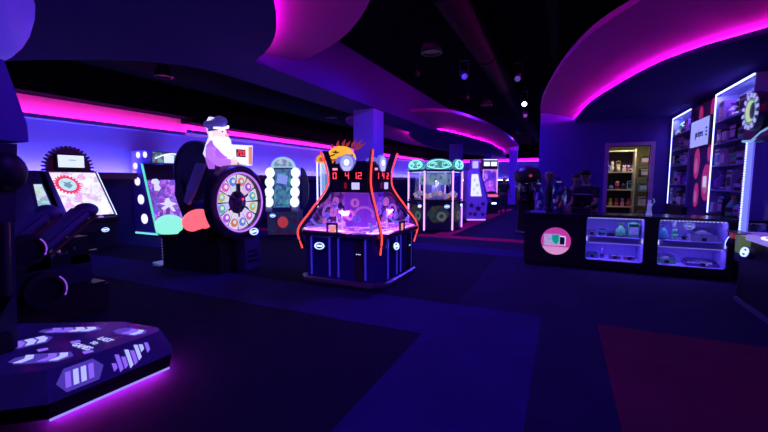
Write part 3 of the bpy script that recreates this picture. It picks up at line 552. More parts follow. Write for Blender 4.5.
bx('cap_sign', glow('cap_sign_red', (0.8, 0.12, 0.05), 0.6), t, -0.28, 0.28, -0.335, -0.32, 2.15, 2.27)
reader(t, 0.0, -0.31, 0.55, 0.16)

# ================================================================= YELLOW BIRD TOPPER GAME (behind the four-sided game)
t = thing('bird_head_game', 'dark game cabinet crowned by a glowing yellow bird head with red crest feathers', 'arcade game', (-4.62, 7.55, 0), 25)
M().prism([(-0.22, 0), (0.22, 0), (0.20, 1.2), (0.14, 2.02), (-0.14, 2.02), (-0.20, 1.2)], -0.15, 0.35, XZ).build('cabinet', BLACK, t, bevel=0.02)
bx('screen', art('bird_game_screen', [(0.3, 0.05, 0.4), (0.1, 0.05, 0.3), (0.6, 0.2, 0.4)], 9, 0.5), t, -0.12, 0.12, -0.165, -0.15, 1.1, 1.6)
YB = glow('yellow_bird', (1.0, 0.50, 0.03), 0.95)
bz = Matrix.Translation((0.06, 0, 0.60)) @ Matrix.Diagonal((0.72, 0.8, 0.72, 1))
h = M().loft([[(x, 0.05 + d * math.sin(q), zc + hh * math.cos(q)) for q in [2 * math.pi * i / 16 for i in range(16)]] for x, zc, hh, d in ((-0.52, 2.16, 0.02, 0.03), (-0.45, 2.18, 0.10, 0.10), (-0.33, 2.22, 0.17, 0.16), (-0.15, 2.26, 0.20, 0.19), (0.08, 2.25, 0.20, 0.20), (0.25, 2.20, 0.18, 0.18), (0.38, 2.10, 0.10, 0.12), (0.42, 2.05, 0.02, 0.03))]).xf(bz).build('bird_head', YB, t, smooth=True)
M().tube([(-0.50, -0.04, 2.16), (-0.36, -0.13, 2.13), (-0.22, -0.16, 2.18)], 0.02, 6).xf(bz).build('beak_line', mat('brown_print', (0.25, 0.06, 0.01), 0.6), h)
M().tube([(-0.30, -0.12, 2.26), (-0.18, -0.15, 2.22), (-0.10, -0.15, 2.25)], 0.022, 6).xf(bz).build('brow', MATS['brown_print'], h)
M().ell((-0.2, -0.13, 2.27), (0.035, 0.02, 0.03)).xf(bz).build('eye', mat('dark_eye', (0.02, 0.02, 0.04), 0.3), h)
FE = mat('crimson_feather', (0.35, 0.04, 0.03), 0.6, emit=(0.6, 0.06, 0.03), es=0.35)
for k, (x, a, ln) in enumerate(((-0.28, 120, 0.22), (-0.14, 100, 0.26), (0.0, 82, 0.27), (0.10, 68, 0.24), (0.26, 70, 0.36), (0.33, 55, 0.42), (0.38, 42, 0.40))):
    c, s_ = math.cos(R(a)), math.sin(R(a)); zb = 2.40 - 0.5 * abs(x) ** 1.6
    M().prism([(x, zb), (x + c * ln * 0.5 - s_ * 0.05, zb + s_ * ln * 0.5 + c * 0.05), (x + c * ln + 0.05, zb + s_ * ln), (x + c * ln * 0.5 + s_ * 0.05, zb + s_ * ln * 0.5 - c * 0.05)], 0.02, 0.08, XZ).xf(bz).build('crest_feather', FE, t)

# ================================================================= FOUR-SIDED PUSHER WITH RED NEON HORNS
def oct_(hx, ch, z, grow=0.0):
    a = hx + grow; c = ch
    return [(a - c, -a, z), (a, -a + c, z), (a, a - c, z), (a - c, a, z), (-a + c, a, z), (-a, a - c, z), (-a, -a + c, z), (-a + c, -a, z)]
t = thing('pusher_game', 'four-sided pusher game with red neon corner horns and red number displays', 'arcade game', (-3.10, 5.72, 0), 0)
HB = 0.73
M().loft([oct_(HB, 0.15, 0.07), oct_(HB, 0.15, 0.70)]).build('base_cabinet', mat('gloss_navy_base', (0.06, 0.035, 0.42), 0.2, 0.35), t)
M().loft([oct_(HB, 0.17, 0.0, 0.05), oct_(HB, 0.17, 0.05, 0.05), oct_(HB, 0.15, 0.07, 0.01)]).build('kick_plate', mat('brushed_kick_plate', (0.30, 0.30, 0.38), 0.35, 0.7), t)
M().loft([oct_(HB, 0.15, 0.70), oct_(HB, 0.17, 0.74, 0.07), oct_(HB, 0.17, 0.80, 0.07), oct_(HB, 0.15, 0.81, 0.03)]).build('rim', mat('chrome_violet_rim', (0.35, 0.30, 0.45), 0.22, 0.8), t)
fieldm = art('playfield_art', [(0.55, 0.12, 0.8), (0.9, 0.5, 1.0), (0.25, 0.05, 0.6), (0.95, 0.75, 1.0), (0.45, 0.08, 0.55), (0.8, 0.2, 0.7), (0.15, 0.05, 0.4)], 3.2, 2.1, 0.9, sample=True)
M().loft([oct_(HB, 0.15, 0.812, 0.02), oct_(HB, 0.15, 0.83, -0.01)]).build('playfield', fieldm, t)
COIN = mat('silver_token', (0.8, 0.7, 0.85), 0.25, 0.9)
HD = [(-x, -y) for x, y in ()]
TW = 0.39   # half width of the tower
M().loft([oct_(TW, 0.06, 1.40), oct_(TW, 0.06, 1.86)]).build('tower', BLACK, t)
M().loft([oct_(TW - 0.18, 0.05, 0.83), oct_(TW - 0.16, 0.05, 1.40)]).build('tower_stem', mat('violet_stem', (0.2, 0.06, 0.4), 0.3, emit=(0.22, 0.04, 0.55), es=0.8), t)
M().loft([oct_(TW - 0.08, 0.06, 1.86), oct_(TW - 0.12, 0.06, 1.90)]).build('tower_cap', DARKM, t)
for q in range(4):
    rz = 90 * q; rot = Matrix.Rotation(R(rz), 4, 'Z')
    def B(mm, name, m, par=t, sm=False): return mm.xf(rot).build(name, m, par, smooth=sm)
    # glass slopes from the rim up to the tower
    B(M().slab([(-0.60, -0.73, 0.83), (0.60, -0.73, 0.83), (0.35, -0.40, 1.39), (-0.35, -0.40, 1.39)], 0.008), 'glass_pane', PURG)
    B(M().slab([(0.60, -0.73, 0.83), (0.73, -0.60, 0.83), (0.40, -0.35, 1.39), (0.35, -0.40, 1.39)], 0.008), 'glass_pane', PURG)
    # tower face: frame, number display, card
    fa = B(M().box(-0.33, 0.33, -0.41, -0.388, 1.42, 1.84), 'tower_face', mat('navy_face', (0.02, 0.02, 0.06), 0.3))
    B(M().box(-0.31, 0.31, -0.416, -0.408, 1.60, 1.73), 'number_display', mat('display_black', (0.02, 0.0, 0.003), 0.2), fa)
    nums = [(-0.25, '0'), (-0.02, '4'), (0.12, '1'), (0.21, '2')] if q == 0 else [(-0.20, '1'), (0.0, '4'), (0.18, '2')]
    for x, ch in nums:
        p = rot @ Vector((x, -0.417, 1.612)); digit(ch, 0.075, 0.11, 0.02, 0.004, REDD, fa, p, rz)
    B(M().box(0.06, 0.20, -0.416, -0.408, 1.45, 1.56), 'lit_card', glow('lavender_card', (0.6, 0.55, 1.0), 1.0), fa)
    B(M().box(-0.08, -0.03, -0.414, -0.408, 1.46, 1.56), 'red_card', glow('dark_red_card', (0.3, 0.01, 0.02), 0.5), fa)
    B(M().box(-0.29, -0.20, -0.416, -0.408, 1.755, 1.79), 'lit_button', glow('pink_button', (1.0, 0.25, 0.4), 1.4), fa)
    # round medallion on top
    c = (-0.02, -0.40, 1.87)
    md = B(M().lathe([(0.135, -0.02), (0.135, 0.03), (0.12, 0.04)], c, 24, 'y'), 'medallion', mat('medallion_blue', (0.15, 0.15, 0.4), 0.3, emit=(0.25, 0.25, 0.9), es=0.6))
    B(M().ring(c, 0.07, 0.115, -0.03, -0.02, 24, 'y'), 'medallion_ring', glow('medallion_ring', (0.45, 0.5, 0.95), 0.8), md)
    B(M().ell((c[0], c[1] - 0.03, c[2] + 0.005), (0.055, 0.02, 0.055), 14, 8), 'medallion_lamp', WHITE, md)
    B(M().prism([(c[0] - 0.09, c[2] - 0.06), (c[0] + 0.09, c[2] - 0.06), (c[0] + 0.05, c[2] - 0.125), (c[0] - 0.05, c[2] - 0.125)], c[1] - 0.035, c[1] - 0.022, XZ), 'medallion_plate', glow('lavender_card', (0.6, 0.55, 1.0), 1.0), md)
    # corner horn: dark fin carrying the neon
    hp = [Vector(v) for v in ((0.47, -0.47, 2.06), (0.40, -0.40, 1.74), (0.41, -0.41, 1.47), (0.60, -0.60, 1.10), (0.745, -0.745, 0.80), (0.70, -0.70, 0.50))]
    hp = [Vector((h_.x - 0.02, h_.y + 0.02, h_.z)) for h_ in hp]
    cv = crm(hp, 30)
    fin = M().loft([[p + Vector((-0.09 * w_ * 0.7 + s2 * 0.7, 0.09 * w_ * 0.7 + s2 * 0.7, 0)) for w_, s2 in ((0, -0.018), (0, 0.018), (1 if i < 16 else 0.35, 0.018), (1 if i < 16 else 0.35, -0.018))] for i, p in enumerate(cv)])
    B(fin, 'horn', mat('gunmetal_horn', (0.06, 0.05, 0.06), 0.4), sm=False)
    nv = [p + Vector((0.022, -0.022, 0)) for p in cv]
    B(M().tube(nv, 0.015, 8), 'neon_tube', REDL, sm=True)
    # base front details
    for x in (-0.50, -0.16, 0.0, 0.47): B(M().box(x - 0.012, x + 0.012, -HB - 0.012, -HB, 0.10, 0.70), 'base_trim', mat('violet_trim', (0.20, 0.15, 0.9), 0.2, 0.3, emit=(0.06, 0.04, 0.9), es=0.4))  # blue emission stands in for light reflected in the trims
    B(M().box(0.29, 0.43, -HB - 0.02, -HB, 0.09, 0.69), 'speaker_panel', mat('speaker_black', (0.05, 0.05, 0.055), 0.7))
    for k in range(3): B(M().ell((0.33 + 0.03 * k, -HB - 0.022, 0.49), (0.008, 0.004, 0.008), 8, 5), 'indicator_led', WHITE)
    rp = rot @ Vector((-0.31, -HB - 0.025, 0.57)); reader(t, rp.x, rp.y, rp.z, 0.17, rz)
    # token chute frame on the rim
    B(M().box(-0.17, -0.15, -0.80, -0.77, 0.80, 0.94).box(0.0, 0.02, -0.80, -0.77, 0.80, 0.94).box(-0.17, 0.02, -0.80, -0.77, 0.92, 0.95), 'token_chute', mat('dark_red_chute', (0.12, 0.01, 0.02), 0.4))
    B(M().box(-0.13, -0.02, -0.785, -0.775, 0.81, 0.91), 'chute_light', glow('salmon_light', (0.95, 0.3, 0.3), 0.9))
    # arcs and pins behind the glass
    B(M().tube([(-0.48 + 0.18 * math.cos(R(a)), -0.50, 0.98 + 0.12 * math.sin(R(a))) for a in range(190, 360, 20)], 0.022, 8), 'token_rail', glow('pale_blue_rail', (0.3, 0.4, 0.9), 0.6), sm=True)
    B(M().tube([(0.30 + 0.16 * math.cos(R(a)), -0.45, 1.06 + 0.12 * math.sin(R(a))) for a in range(-20, 200, 20)], 0.02, 8), 'token_rail', glow('pink_rail', (0.8, 0.3, 0.9), 0.6), sm=True)
    for k, (x, y, z, r_) in enumerate(((-0.08, -0.50, 1.03, 0.07), (0.08, -0.50, 1.05, 0.085), (0.22, -0.55, 1.00, 0.06), (-0.24, -0.46, 1.20, 0.06), (0.12, -0.42, 1.24, 0.07))):
        B(M().ring((x, y, z), r_ * 0.55, r_, -0.02, 0.02, 18, 'y'), 'target_ring', glow(['violet_target', 'pink_target', 'blue_target'][k % 3], [(0.5, 0.2, 1.0), (0.95, 0.35, 0.75), (0.25, 0.25, 0.9)][k % 3], 0.6))
    B(M().box(-0.07, -0.05, -0.52, -0.50, 0.83, 1.15), 'lane_post', glow('pale_post', (0.7, 0.75, 1.0), 0.9))
    heap = M()
    rnd = random.Random(q)
    for k in range(60):
        x, y = rnd.uniform(-0.52, 0.56), rnd.uniform(-0.68, -0.45)
        heap.lathe([(0.025, 0), (0.025, 0.006)], (x, y, 0.832 + rnd.random() * 0.02), 8)
    o = B(heap, 'token_spread', COIN); o['kind'] = 'stuff'
lamp('AREA', 'pusher_fill_lamp', (-3.10, 5.15, 1.12), 4, (0.7, 0.22, 1.0), 0.2); lamp('AREA', 'pusher_fill_lamp', (-2.53, 5.72, 1.12), 4, (0.7, 0.22, 1.0), 0.2)  # added lamps without a fixture, to brighten the playfield

# ================================================================= SIX-SIDED CRANE MACHINE
t = thing('crane_machine', 'six-sided glass crane machine with violet neon posts and teal scrollwork signs', 'prize machine', (-3.79, 12.09, 0), 25)
hexp = lambda r, z, a0=0: [(r * math.cos(R(60 * k + 60 + a0)), r * math.sin(R(60 * k + 60 + a0)), z) for k in range(6)]
M().loft([hexp(0.86, 0.05), hexp(0.86, 0.95)]).build('base_cabinet', mat('dark_printed_base', (0.04, 0.06, 0.10), 0.3), t)
M().loft([hexp(0.90, 0), hexp(0.90, 0.06)]).build('plinth', BLACK, t); M().loft([hexp(0.88, 0.93), hexp(0.90, 0.96), hexp(0.88, 0.99)]).build('deck', DARKM, t)
M().loft([hexp(0.88, 1.86), hexp(0.90, 1.92), hexp(0.80, 1.96)]).build('roof', mat('roof_navy', (0.05, 0.05, 0.12), 0.4), t)
M().loft([hexp(0.3, 0.99), hexp(0.3, 1.86)]).build('core', mat('core_glow', (0.3, 0.3, 0.6), 0.3, 0.4, emit=(0.12, 0.12, 0.7), es=0.4), t)  # core's blue emission stands in for light inside the crane
SIGN = art('teal_scroll_art', [(0.01, 0.12, 0.20), (0.06, 0.42, 0.42), (0.02, 0.18, 0.32), (0.20, 0.60, 0.40), (0.10, 0.12, 0.45), (0.03, 0.30, 0.32)], 5, 0.9, 1.2)
for k in range(6):
    rot = Matrix.Rotation(R(60 * k), 4, 'Z'); ap = 0.86 * math.cos(R(30))
    def B(mm, name, m, par=t, sm=False): return mm.xf(rot).build(name, m, par, smooth=sm)
    B(M().tube([(0.44, -ap - 0.012, 0.04), (0.44, -ap - 0.012, 1.88)], 0.026, 8), 'neon_post', VIOL)
    if k in (2, 3, 4): 
        B(M().box(-0.40, 0.40, -ap - 0.002, -ap + 0.004, 0.99, 1.86), 'glass_pane', CLEAR); continue
    B(M().box(-0.40, 0.40, -ap - 0.002, -ap + 0.004, 0.99, 1.86), 'glass_pane', CLEAR)
    sg = B(M().prism([(-0.38, 1.92), (0.38, 1.92), (0.41, 2.06)] + circ(0, 2.10, 0.39, 16, 0, 180, 0.15) + [(-0.41, 2.06)], -ap - 0.05, -ap + 0.03, XZ), 'scroll_sign', SIGN)
    for sx in (-0.2, 0.2):
        B(M().tube([(sx + 0.14 * math.cos(R(a)) * (1 - a / 900), -ap - 0.055, 2.06 + 0.10 * math.sin(R(a)) * (1 - a / 900)) for a in range(0, 560, 40)], 0.012, 6), 'scroll_tube', glow('mint_scroll', (0.35, 0.95, 0.80), 1.2), sg)
    B(M().tube([(0.37 * math.cos(R(a)), -ap - 0.055, 2.06 + 0.15 * math.sin(R(a)) * (1 if a < 180 else 0.75)) for a in range(0, 361, 20)], 0.014, 6), 'scroll_border', MATS['mint_scroll'], sg)
    B(M().prism(circ(0, 0.55, 0.36, 6, 0, 360, 0.30), -ap - 0.006, -ap, XZ), 'printed_panel', art('crane_print', [(0.01, 0.02, 0.04), (0.03, 0.06, 0.06), (0.08, 0.05, 0.02), (0.02, 0.03, 0.06)], 5, 0.6))
    B(M().ring((0.1, -ap - 0.008, 0.48), 0.07, 0.15, -0.004, 0.0, 20, 'y'), 'printed_ring', glow('grey_green_print', (0.10, 0.14, 0.14), 0.7))
    B(M().box(-0.30, 0.30, -ap - 0.16, -ap, 0.86, 0.93), 'control_shelf', DARK)
    B(M().tube([(-0.05, -ap - 0.1, 0.93), (-0.05, -ap - 0.1, 1.02)], 0.014, 8), 'joystick', BLACK)
    rp = rot @ Vector((0.26, -ap - 0.02, 0.78)); reader(t, rp.x, rp.y, rp.z, 0.16, 60 * k)
    # claw and prizes behind this pane
    B(M().tube([(-0.05, -ap + 0.3, 1.86), (-0.05, -ap + 0.3, 1.62)], 0.01, 6), 'claw_cable', CHROME)
    B(M().lathe([(0.05, 1.64), (0.07, 1.58), (0.03, 1.54)], (-0.05, -ap + 0.3, 0), 10), 'claw_head', CHROME)
    for a in range(3): B(M().tube([(-0.05, -ap + 0.3, 1.56), (-0.05 + 0.10 * math.cos(R(120 * a)), -ap + 0.3 + 0.10 * math.sin(R(120 * a)), 1.50), (-0.05 + 0.04 * math.cos(R(120 * a)), -ap + 0.3 + 0.04 * math.sin(R(120 * a)), 1.40)], 0.012, 6), 'claw_finger', CHROME)
    rnd = random.Random(5 + k)
    for j in range(9):
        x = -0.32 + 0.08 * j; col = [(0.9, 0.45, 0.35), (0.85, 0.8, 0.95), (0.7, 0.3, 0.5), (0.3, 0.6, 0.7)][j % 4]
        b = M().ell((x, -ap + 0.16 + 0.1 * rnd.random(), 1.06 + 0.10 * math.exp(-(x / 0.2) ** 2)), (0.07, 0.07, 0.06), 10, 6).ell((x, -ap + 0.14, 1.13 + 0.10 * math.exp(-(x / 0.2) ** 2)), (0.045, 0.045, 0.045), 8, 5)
        B(b, 'plush_prize', mat('plush_%d' % (j % 4), col, 0.9, emit=col, es=0.4), sm=True)  # emission in the plush stands in for interior light on it
    B(M().box(-0.25, 0.25, -ap + 0.30, -ap + 0.31, 1.45, 1.80), 'back_picture', art('crane_back_art', [(0.1, 0.4, 0.5), (0.7, 0.8, 0.95), (0.1, 0.1, 0.3), (0.3, 0.6, 0.6)], 5, 0.6))
    B(M().box(-0.36, 0.36, -ap + 0.05, -ap + 0.08, 1.835, 1.855), 'ceiling_light', WHITE)
lamp('POINT', 'crane_inner_lamp', (-3.62, 11.66, 1.45), 4, (0.75, 0.7, 1.0), 0.1)

# ================================================================= PALE CABINET WITH WHITE SCREEN
t = thing('arcade_cabinet', 'pale lavender cabinet with a tall white screen and dark star prints', 'arcade game', (-3.05, 15.0, 0), 25)
LAV = mat('lavender_laminate', (0.62, 0.48, 0.95), 0.4)
M().prism([(-0.38, 0.05), (0.36, 0.05), (0.42, 0.72), (0.40, 0.85), (0.05, 2.0), (-0.30, 2.0), (-0.38, 1.9)], -0.10, 0.55, XZ).build('body', LAV, t, bevel=0.015)
bx('plinth', BLACK, t, -0.36, 0.34, -0.08, 0.53, 0, 0.05)
bx('base_light', VIOL, t, -0.37, 0.35, -0.115, -0.10, 0.05, 0.08)
M().prism([(-0.24, 0.98), (0.18, 0.98), (0.02, 1.82), (-0.22, 1.82)], -0.112, -0.10, XZ).build('screen', glow('cream_screen', (0.85, 0.85, 0.95), 1.0), t)
for k, (x, z, h_) in enumerate(((-0.12, 1.25, 0.05), (0.0, 1.4, 0.07), (-0.1, 1.6, 0.06), (0.02, 1.1, 0.05))): M().prism(circ(x, z, h_, 7), -0.116, -0.112, XZ).build('screen_patch', glow('mint_patch', (0.5, 0.8, 0.7), 0.8), t)
for x, z, r_ in ((-0.20, 0.62, 0.13), (0.06, 0.50, 0.15), (0.24, 0.68, 0.11), (-0.06, 0.28, 0.11), (0.24, 0.28, 0.10), (-0.24, 0.30, 0.09)):
    M().prism([(x + (r_ if i % 2 == 0 else r_ * 0.42) * math.cos(R(36 * i + 18)), z + (r_ if i % 2 == 0 else r_ * 0.42) * math.sin(R(36 * i + 18))) for i in range(10)], -0.106, -0.10, XZ).build('star_print', mat('indigo_print', (0.05, 0.02, 0.16), 0.5), t)
M().prism([(0.40, 0.70), (0.62, 0.72), (0.62, 0.82), (0.47, 0.92), (0.14, 1.98), (0.05, 1.98)], 0.0, 0.45, XZ).build('side_wing', mat('steel_blue_wing', (0.12, 0.2, 0.4), 0.3), t, bevel=0.01)
tb = bx('lamp_box', mat('lilac_box', (0.5, 0.4, 0.75), 0.4), t, -0.22, 0.10, 0.0, 0.3, 2.0, 2.38, bevel=0.02); bx('lamp_face', glow('lilac_lamp', (0.7, 0.6, 1.0), 0.8), tb, -0.17, 0.05, -0.008, 0.0, 2.05, 2.32)

# ================================================================= VIOLET VIDEO CABINET
t = thing('arcade_cabinet', 'tall video cabinet with violet screen and twin white lamps beside a column', 'arcade game', (-3.25, 18.95, 0), 25)
M().prism([(-0.30, 0), (-0.35, 0.9), (-0.10, 1.0), (0.0, 2.1), (-0.12, 2.15), (-0.12, 2.62), (0.4, 2.62), (0.4, 0)], -0.36, 0.36, YZ).build('body', DARK, t, bevel=0.015)
for x in (-0.17, 0.17): bx('twin_lamp', WHITE, t, x - 0.14, x + 0.14, -0.135, -0.12, 2.26, 2.46)
bx('top_line', WHITE, t, -0.33, 0.33, -0.135, -0.12, 2.54, 2.58)
M().slab([(-0.31, -0.105, 1.04), (0.31, -0.105, 1.04), (0.31, -0.01, 2.06), (-0.31, -0.01, 2.06)], -0.012).build('screen', art('violet_video', [(0.12, 0.03, 0.75), (0.03, 0.01, 0.30), (0.55, 0.20, 1.0), (0.08, 0.02, 0.5), (0.40, 0.06, 0.8)], 3, 1.1, 0.8), t)
M().box(-0.34, 0.34, -0.14, -0.06, 2.06, 2.10).box(-0.34, -0.31, -0.14, -0.06, 1.0, 2.1).box(0.31, 0.34, -0.14, -0.06, 1.0, 2.1).build('screen_frame', glow('pink_frame', (0.8, 0.25, 0.9), 0.9), t)
bx('red_line', glow('rose_line', (0.95, 0.15, 0.45), 0.9), t, -0.33, 0.33, -0.37, -0.35, 0.80, 0.92)
bx('coin_light', READW, t, 0.05, 0.28, -0.33, -0.315, 0.45, 0.55)
bx('side_light', glow('ice_line', (0.5, 0.65, 1.0), 0.8), t, 0.36, 0.375, -0.12, -0.08, 0.1, 2.5)

# ================================================================= GAMES FAR DOWN THE ROOM
t = thing('shooting_game', 'far dark shooting cabinet with pale blue graphics near the end wall', 'arcade game', (-1.75, 22.5, 0), 10)
M().prism([(-0.6, 0), (-0.6, 0.9), (-0.3, 1.0), (-0.2, 2.0), (0.4, 2.0), (0.4, 0)], -0.6, 0.6, YZ).build('body', BLACK, t, bevel=0.02)
M().slab([(-0.5, -0.31, 1.02), (0.5, -0.31, 1.02), (0.5, -0.215, 1.9), (-0.5, -0.215, 1.9)], -0.012).build('screen', art('far_screen', [(0.02, 0.03, 0.1), (0.3, 0.45, 0.8), (0.05, 0.05, 0.2), (0.02, 0.02, 0.08)], 4, 0.7), t)
for x in (-0.25, 0.25): M().tube([(x, -0.5, 0.95), (x, -0.55, 1.12), (x + 0.02, -0.4, 1.2)], 0.035, 8).build('toy_gun', glow('pale_gun', (0.35, 0.45, 0.8), 0.5), t)
M().box(-0.5, 0.5, -0.62, -0.60, 0.2, 0.6).build('front_print', art('far_print', [(0.25, 0.02, 0.06), (0.02, 0.02, 0.1), (0.05, 0.05, 0.2)], 4, 0.4), t)
t = thing('dome_prize_machine', 'dark round-topped prize machine with a red spot beside the counter', 'prize machine', (-0.98, 12.1, 0), 10)
M().lathe([(0.30, 0), (0.30, 0.06), (0.24, 0.1), (0.24, 0.85), (0.30, 0.92)], n=20).build('pedestal', BLACK, t, smooth=True)
M().lathe([(0.24, 0.92), (0.31, 1.05), (0.33, 1.35), (0.30, 1.55)], n=20).build('globe', glass('smoked_globe', (0.10, 0.08, 0.14), 0.15), t, smooth=True)
M().lathe([(0.31, 1.53), (0.37, 1.60), (0.38, 1.78), (0.30, 1.92), (0.12, 1.99), (0.02, 2.0)], n=20).build('dome_cap', BLACK, t, smooth=True)
M().ell((0.05, -0.37, 1.72), (0.05, 0.02, 0.04)).build('red_spot', glow('dim_red_spot', (0.8, 0.05, 0.08), 0.45), t)
for k in range(9): M().ell((0.17 * math.cos(k * 2.1), 0.17 * math.sin(k * 2.1), 1.02 + 0.05 * (k % 3)), (0.075, 0.075, 0.075), 10, 6).build('capsule', mat('capsule_%d' % (k % 3), [(0.5, 0.1, 0.15), (0.3, 0.3, 0.5), (0.5, 0.4, 0.3)][k % 3], 0.3), t, smooth=True)

# ================================================================= PRIZE COUNTER
CY = 7.65
t = thing('prize_counter', 'long black prize counter with two lit glass cases and a round pink sign', 'counter', (0, 0, 0))
cb = M()
# carcass with two openings: posts, plinth, top rail, back
for x0, x1 in ((-0.64, 0.39), (1.27, 1.45), (2.37, 2.46)): cb.box(x0, x1, CY, CY + 0.66, 0.06, 0.955)
cb.box(0.39, 1.27, CY, CY + 0.66, 0.06, 0.18).box(1.45, 2.37, CY, CY + 0.66, 0.06, 0.18)
cb.build('carcass', BLACK, t)
bx('plinth', BLACK, t, -0.60, 2.42, CY + 0.05, CY + 0.62, 0, 0.06)
bx('worktop', mat('gloss_black_top', (0.03, 0.03, 0.05), 0.22), t, -0.67, 2.50, CY - 0.03, CY + 0.70, 0.955, 0.99, bevel=0.006)
INT = mat('white_case_lining', (0.52, 0.40, 0.92), 0.5)
for x0, x1 in ((0.39, 1.27), (1.45, 2.37)):
    M().box(x0, x1, CY + 0.60, CY + 0.64, 0.18, 0.955).box(x0, x0 + 0.012, CY + 0.02, CY + 0.60, 0.18, 0.955).box(x1 - 0.012, x1, CY + 0.02, CY + 0.60, 0.18, 0.955).box(x0, x1, CY + 0.02, CY + 0.60, 0.18, 0.192).build('case_lining', INT, t)
    bx('shelf', mat('violet_shelf', (0.40, 0.34, 0.75), 0.4), t, x0 + 0.012, x1 - 0.012, CY + 0.05, CY + 0.60, 0.50, 0.60)
    ls = bx('case_light', glow('case_led', (0.40, 0.30, 1.0), 0.7, False), t, x0 + 0.03, x1 - 0.03, CY + 0.04, CY + 0.06, 0.935, 0.95)
    bx('case_light', MATS['case_led'], t, x0 + 0.03, x1 - 0.03, CY + 0.06, CY + 0.075, 0.485, 0.498)
    lamp('AREA', 'case_lamp', ((x0 + x1) / 2, CY + 0.14, 0.945), 3.2, (0.28, 0.22, 1.0), 0.1, shape='RECTANGLE', size_y=0.08).data.size = x1 - x0 - 0.1
    lamp('AREA', 'case_lamp', ((x0 + x1) / 2, CY + 0.14, 0.495), 2.6, (0.28, 0.22, 1.0), 0.1, shape='RECTANGLE', size_y=0.08).data.size = x1 - x0 - 0.1
    for k in range(18): bx('led_bead', WHITE, t, x0 + 0.04 + k * (x1 - x0 - 0.08) / 17 - 0.008, x0 + 0.04 + k * (x1 - x0 - 0.08) / 17 + 0.008, CY + 0.03, CY + 0.04, 0.925, 0.937)
    # rounded frame around the opening
    fr = M(); r_ = 0.05; n_ = 6
    def rr(x0_, x1_, z0_, z1_, r2):
        return [(cx + r2 * math.cos(R(a0 + 90 * i / n_)), cz + r2 * math.sin(R(a0 + 90 * i / n_))) for cx, cz, a0 in ((x1_ - r2, z1_ - r2, 0), (x0_ + r2, z1_ - r2, 90), (x0_ + r2, z0_ + r2, 180), (x1_ - r2, z0_ + r2, 270)) for i in range(n_ + 1)]
    I_ = rr(x0 + 0.008, x1 - 0.008, 0.19, 0.948, r_); O_ = rr(x0 - 0.03, x1 + 0.03, 0.14, 0.955, 0.01)
    fr.loft([[(a, CY - 0.012, b) for a, b in O_], [(a, CY - 0.012, b) for a, b in I_], [(a, CY + 0.02, b) for a, b in I_]], cap=False).build('opening_frame', BLACK, t)
    bx('glass_pane', CLEAR, t, x0, x1, CY + 0.004, CY + 0.010, 0.185, 0.95)
    for s_ in (x0 + 0.02, x1 - 0.03): bx('side_light', WHITE, t, s_, s_ + 0.01, CY + 0.03, CY + 0.045, 0.52, 0.60)
sgn = M().lathe([(0.25, -0.015), (0.25, 0.0)], (-0.09, CY, 0.485), 40, 'y').build('round_sign', mat('pink_round_sign', (0.8, 0.12, 0.45), 0.5, emit=(0.80, 0.07, 0.40), es=0.55), t)
M().prism(circ(-0.09, 0.485, 0.249, 20, 205, 335), CY - 0.019, CY - 0.015, XZ).build('sign_base', glow('pale_pink_sign', (0.85, 0.35, 0.7), 0.75), sgn)
M().prism([(-0.29, 0.40), (-0.02, 0.40), (-0.02, 0.61), (-0.29, 0.61)], CY - 0.024, CY - 0.019, XZ).build('sign_card', art('lilac_card_art', [(0.6, 0.3, 0.8), (0.35, 0.45, 0.85), (0.8, 0.4, 0.75), (0.5, 0.5, 0.9)], 10, 0.7), sgn)
M().prism([(-0.15, 0.60), (-0.04, 0.61), (-0.04, 0.48), (-0.08, 0.43), (-0.13, 0.46), (-0.16, 0.53)], CY - 0.030, CY - 0.024, XZ).build('sign_shield', glow('jade_print', (0.0, 0.50, 0.36), 0.6), sgn)
M().prism([(-0.03, 0.42), (0.07, 0.41), (0.07, 0.58), (-0.03, 0.59)], CY - 0.023, CY - 0.018, XZ).build('sign_box_edge', glow('white_print_glow', (0.72, 0.72, 1.0), 1.0), sgn)
M().prism([(-0.022, 0.43), (0.056, 0.425), (0.056, 0.565), (-0.022, 0.572)], CY - 0.028, CY - 0.023, XZ).build('sign_box_inside', mat('plum_print', (0.12, 0.03, 0.16), 0.6), sgn)

# ---------------------------------------------------------------- small prizes: every one its own thing
PZ = {'blue': (0.12, 0.18, 0.7), 'red': (0.65, 0.06, 0.09), 'white': (0.75, 0.75, 0.8), 'green': (0.15, 0.8, 0.28), 'black': (0.025, 0.025, 0.035), 'silver': (0.55, 0.55, 0.65), 'pink': (0.8, 0.25, 0.5), 'orange': (0.8, 0.35, 0.1), 'yellow': (0.85, 0.7, 0.15), 'brown': (0.25, 0.15, 0.08), 'teal': (0.1, 0.45, 0.45), 'purple': (0.3, 0.1, 0.5)}
def pm(c): return mat('prize_' + c, PZ[c], 0.45, scale=30, noise=0.3)
KN = {'box': ('boxed_toy', 'boxed toy', 'toy box'), 'blister': ('carded_toy', 'carded toy', 'toy'), 'jar': ('prize_jar', 'lidded jar', 'jar'), 'plush': ('plush_toy', 'plush toy', 'toy'), 'bag': ('prize_bag', 'gathered prize bag', 'bag'), 'ball': ('toy_ball', 'striped ball', 'ball'), 'drone': ('boxed_gadget', 'low gadget box with clear lid', 'toy box'), 'tower': ('tall_toy', 'tall capped bottle toy', 'toy')}
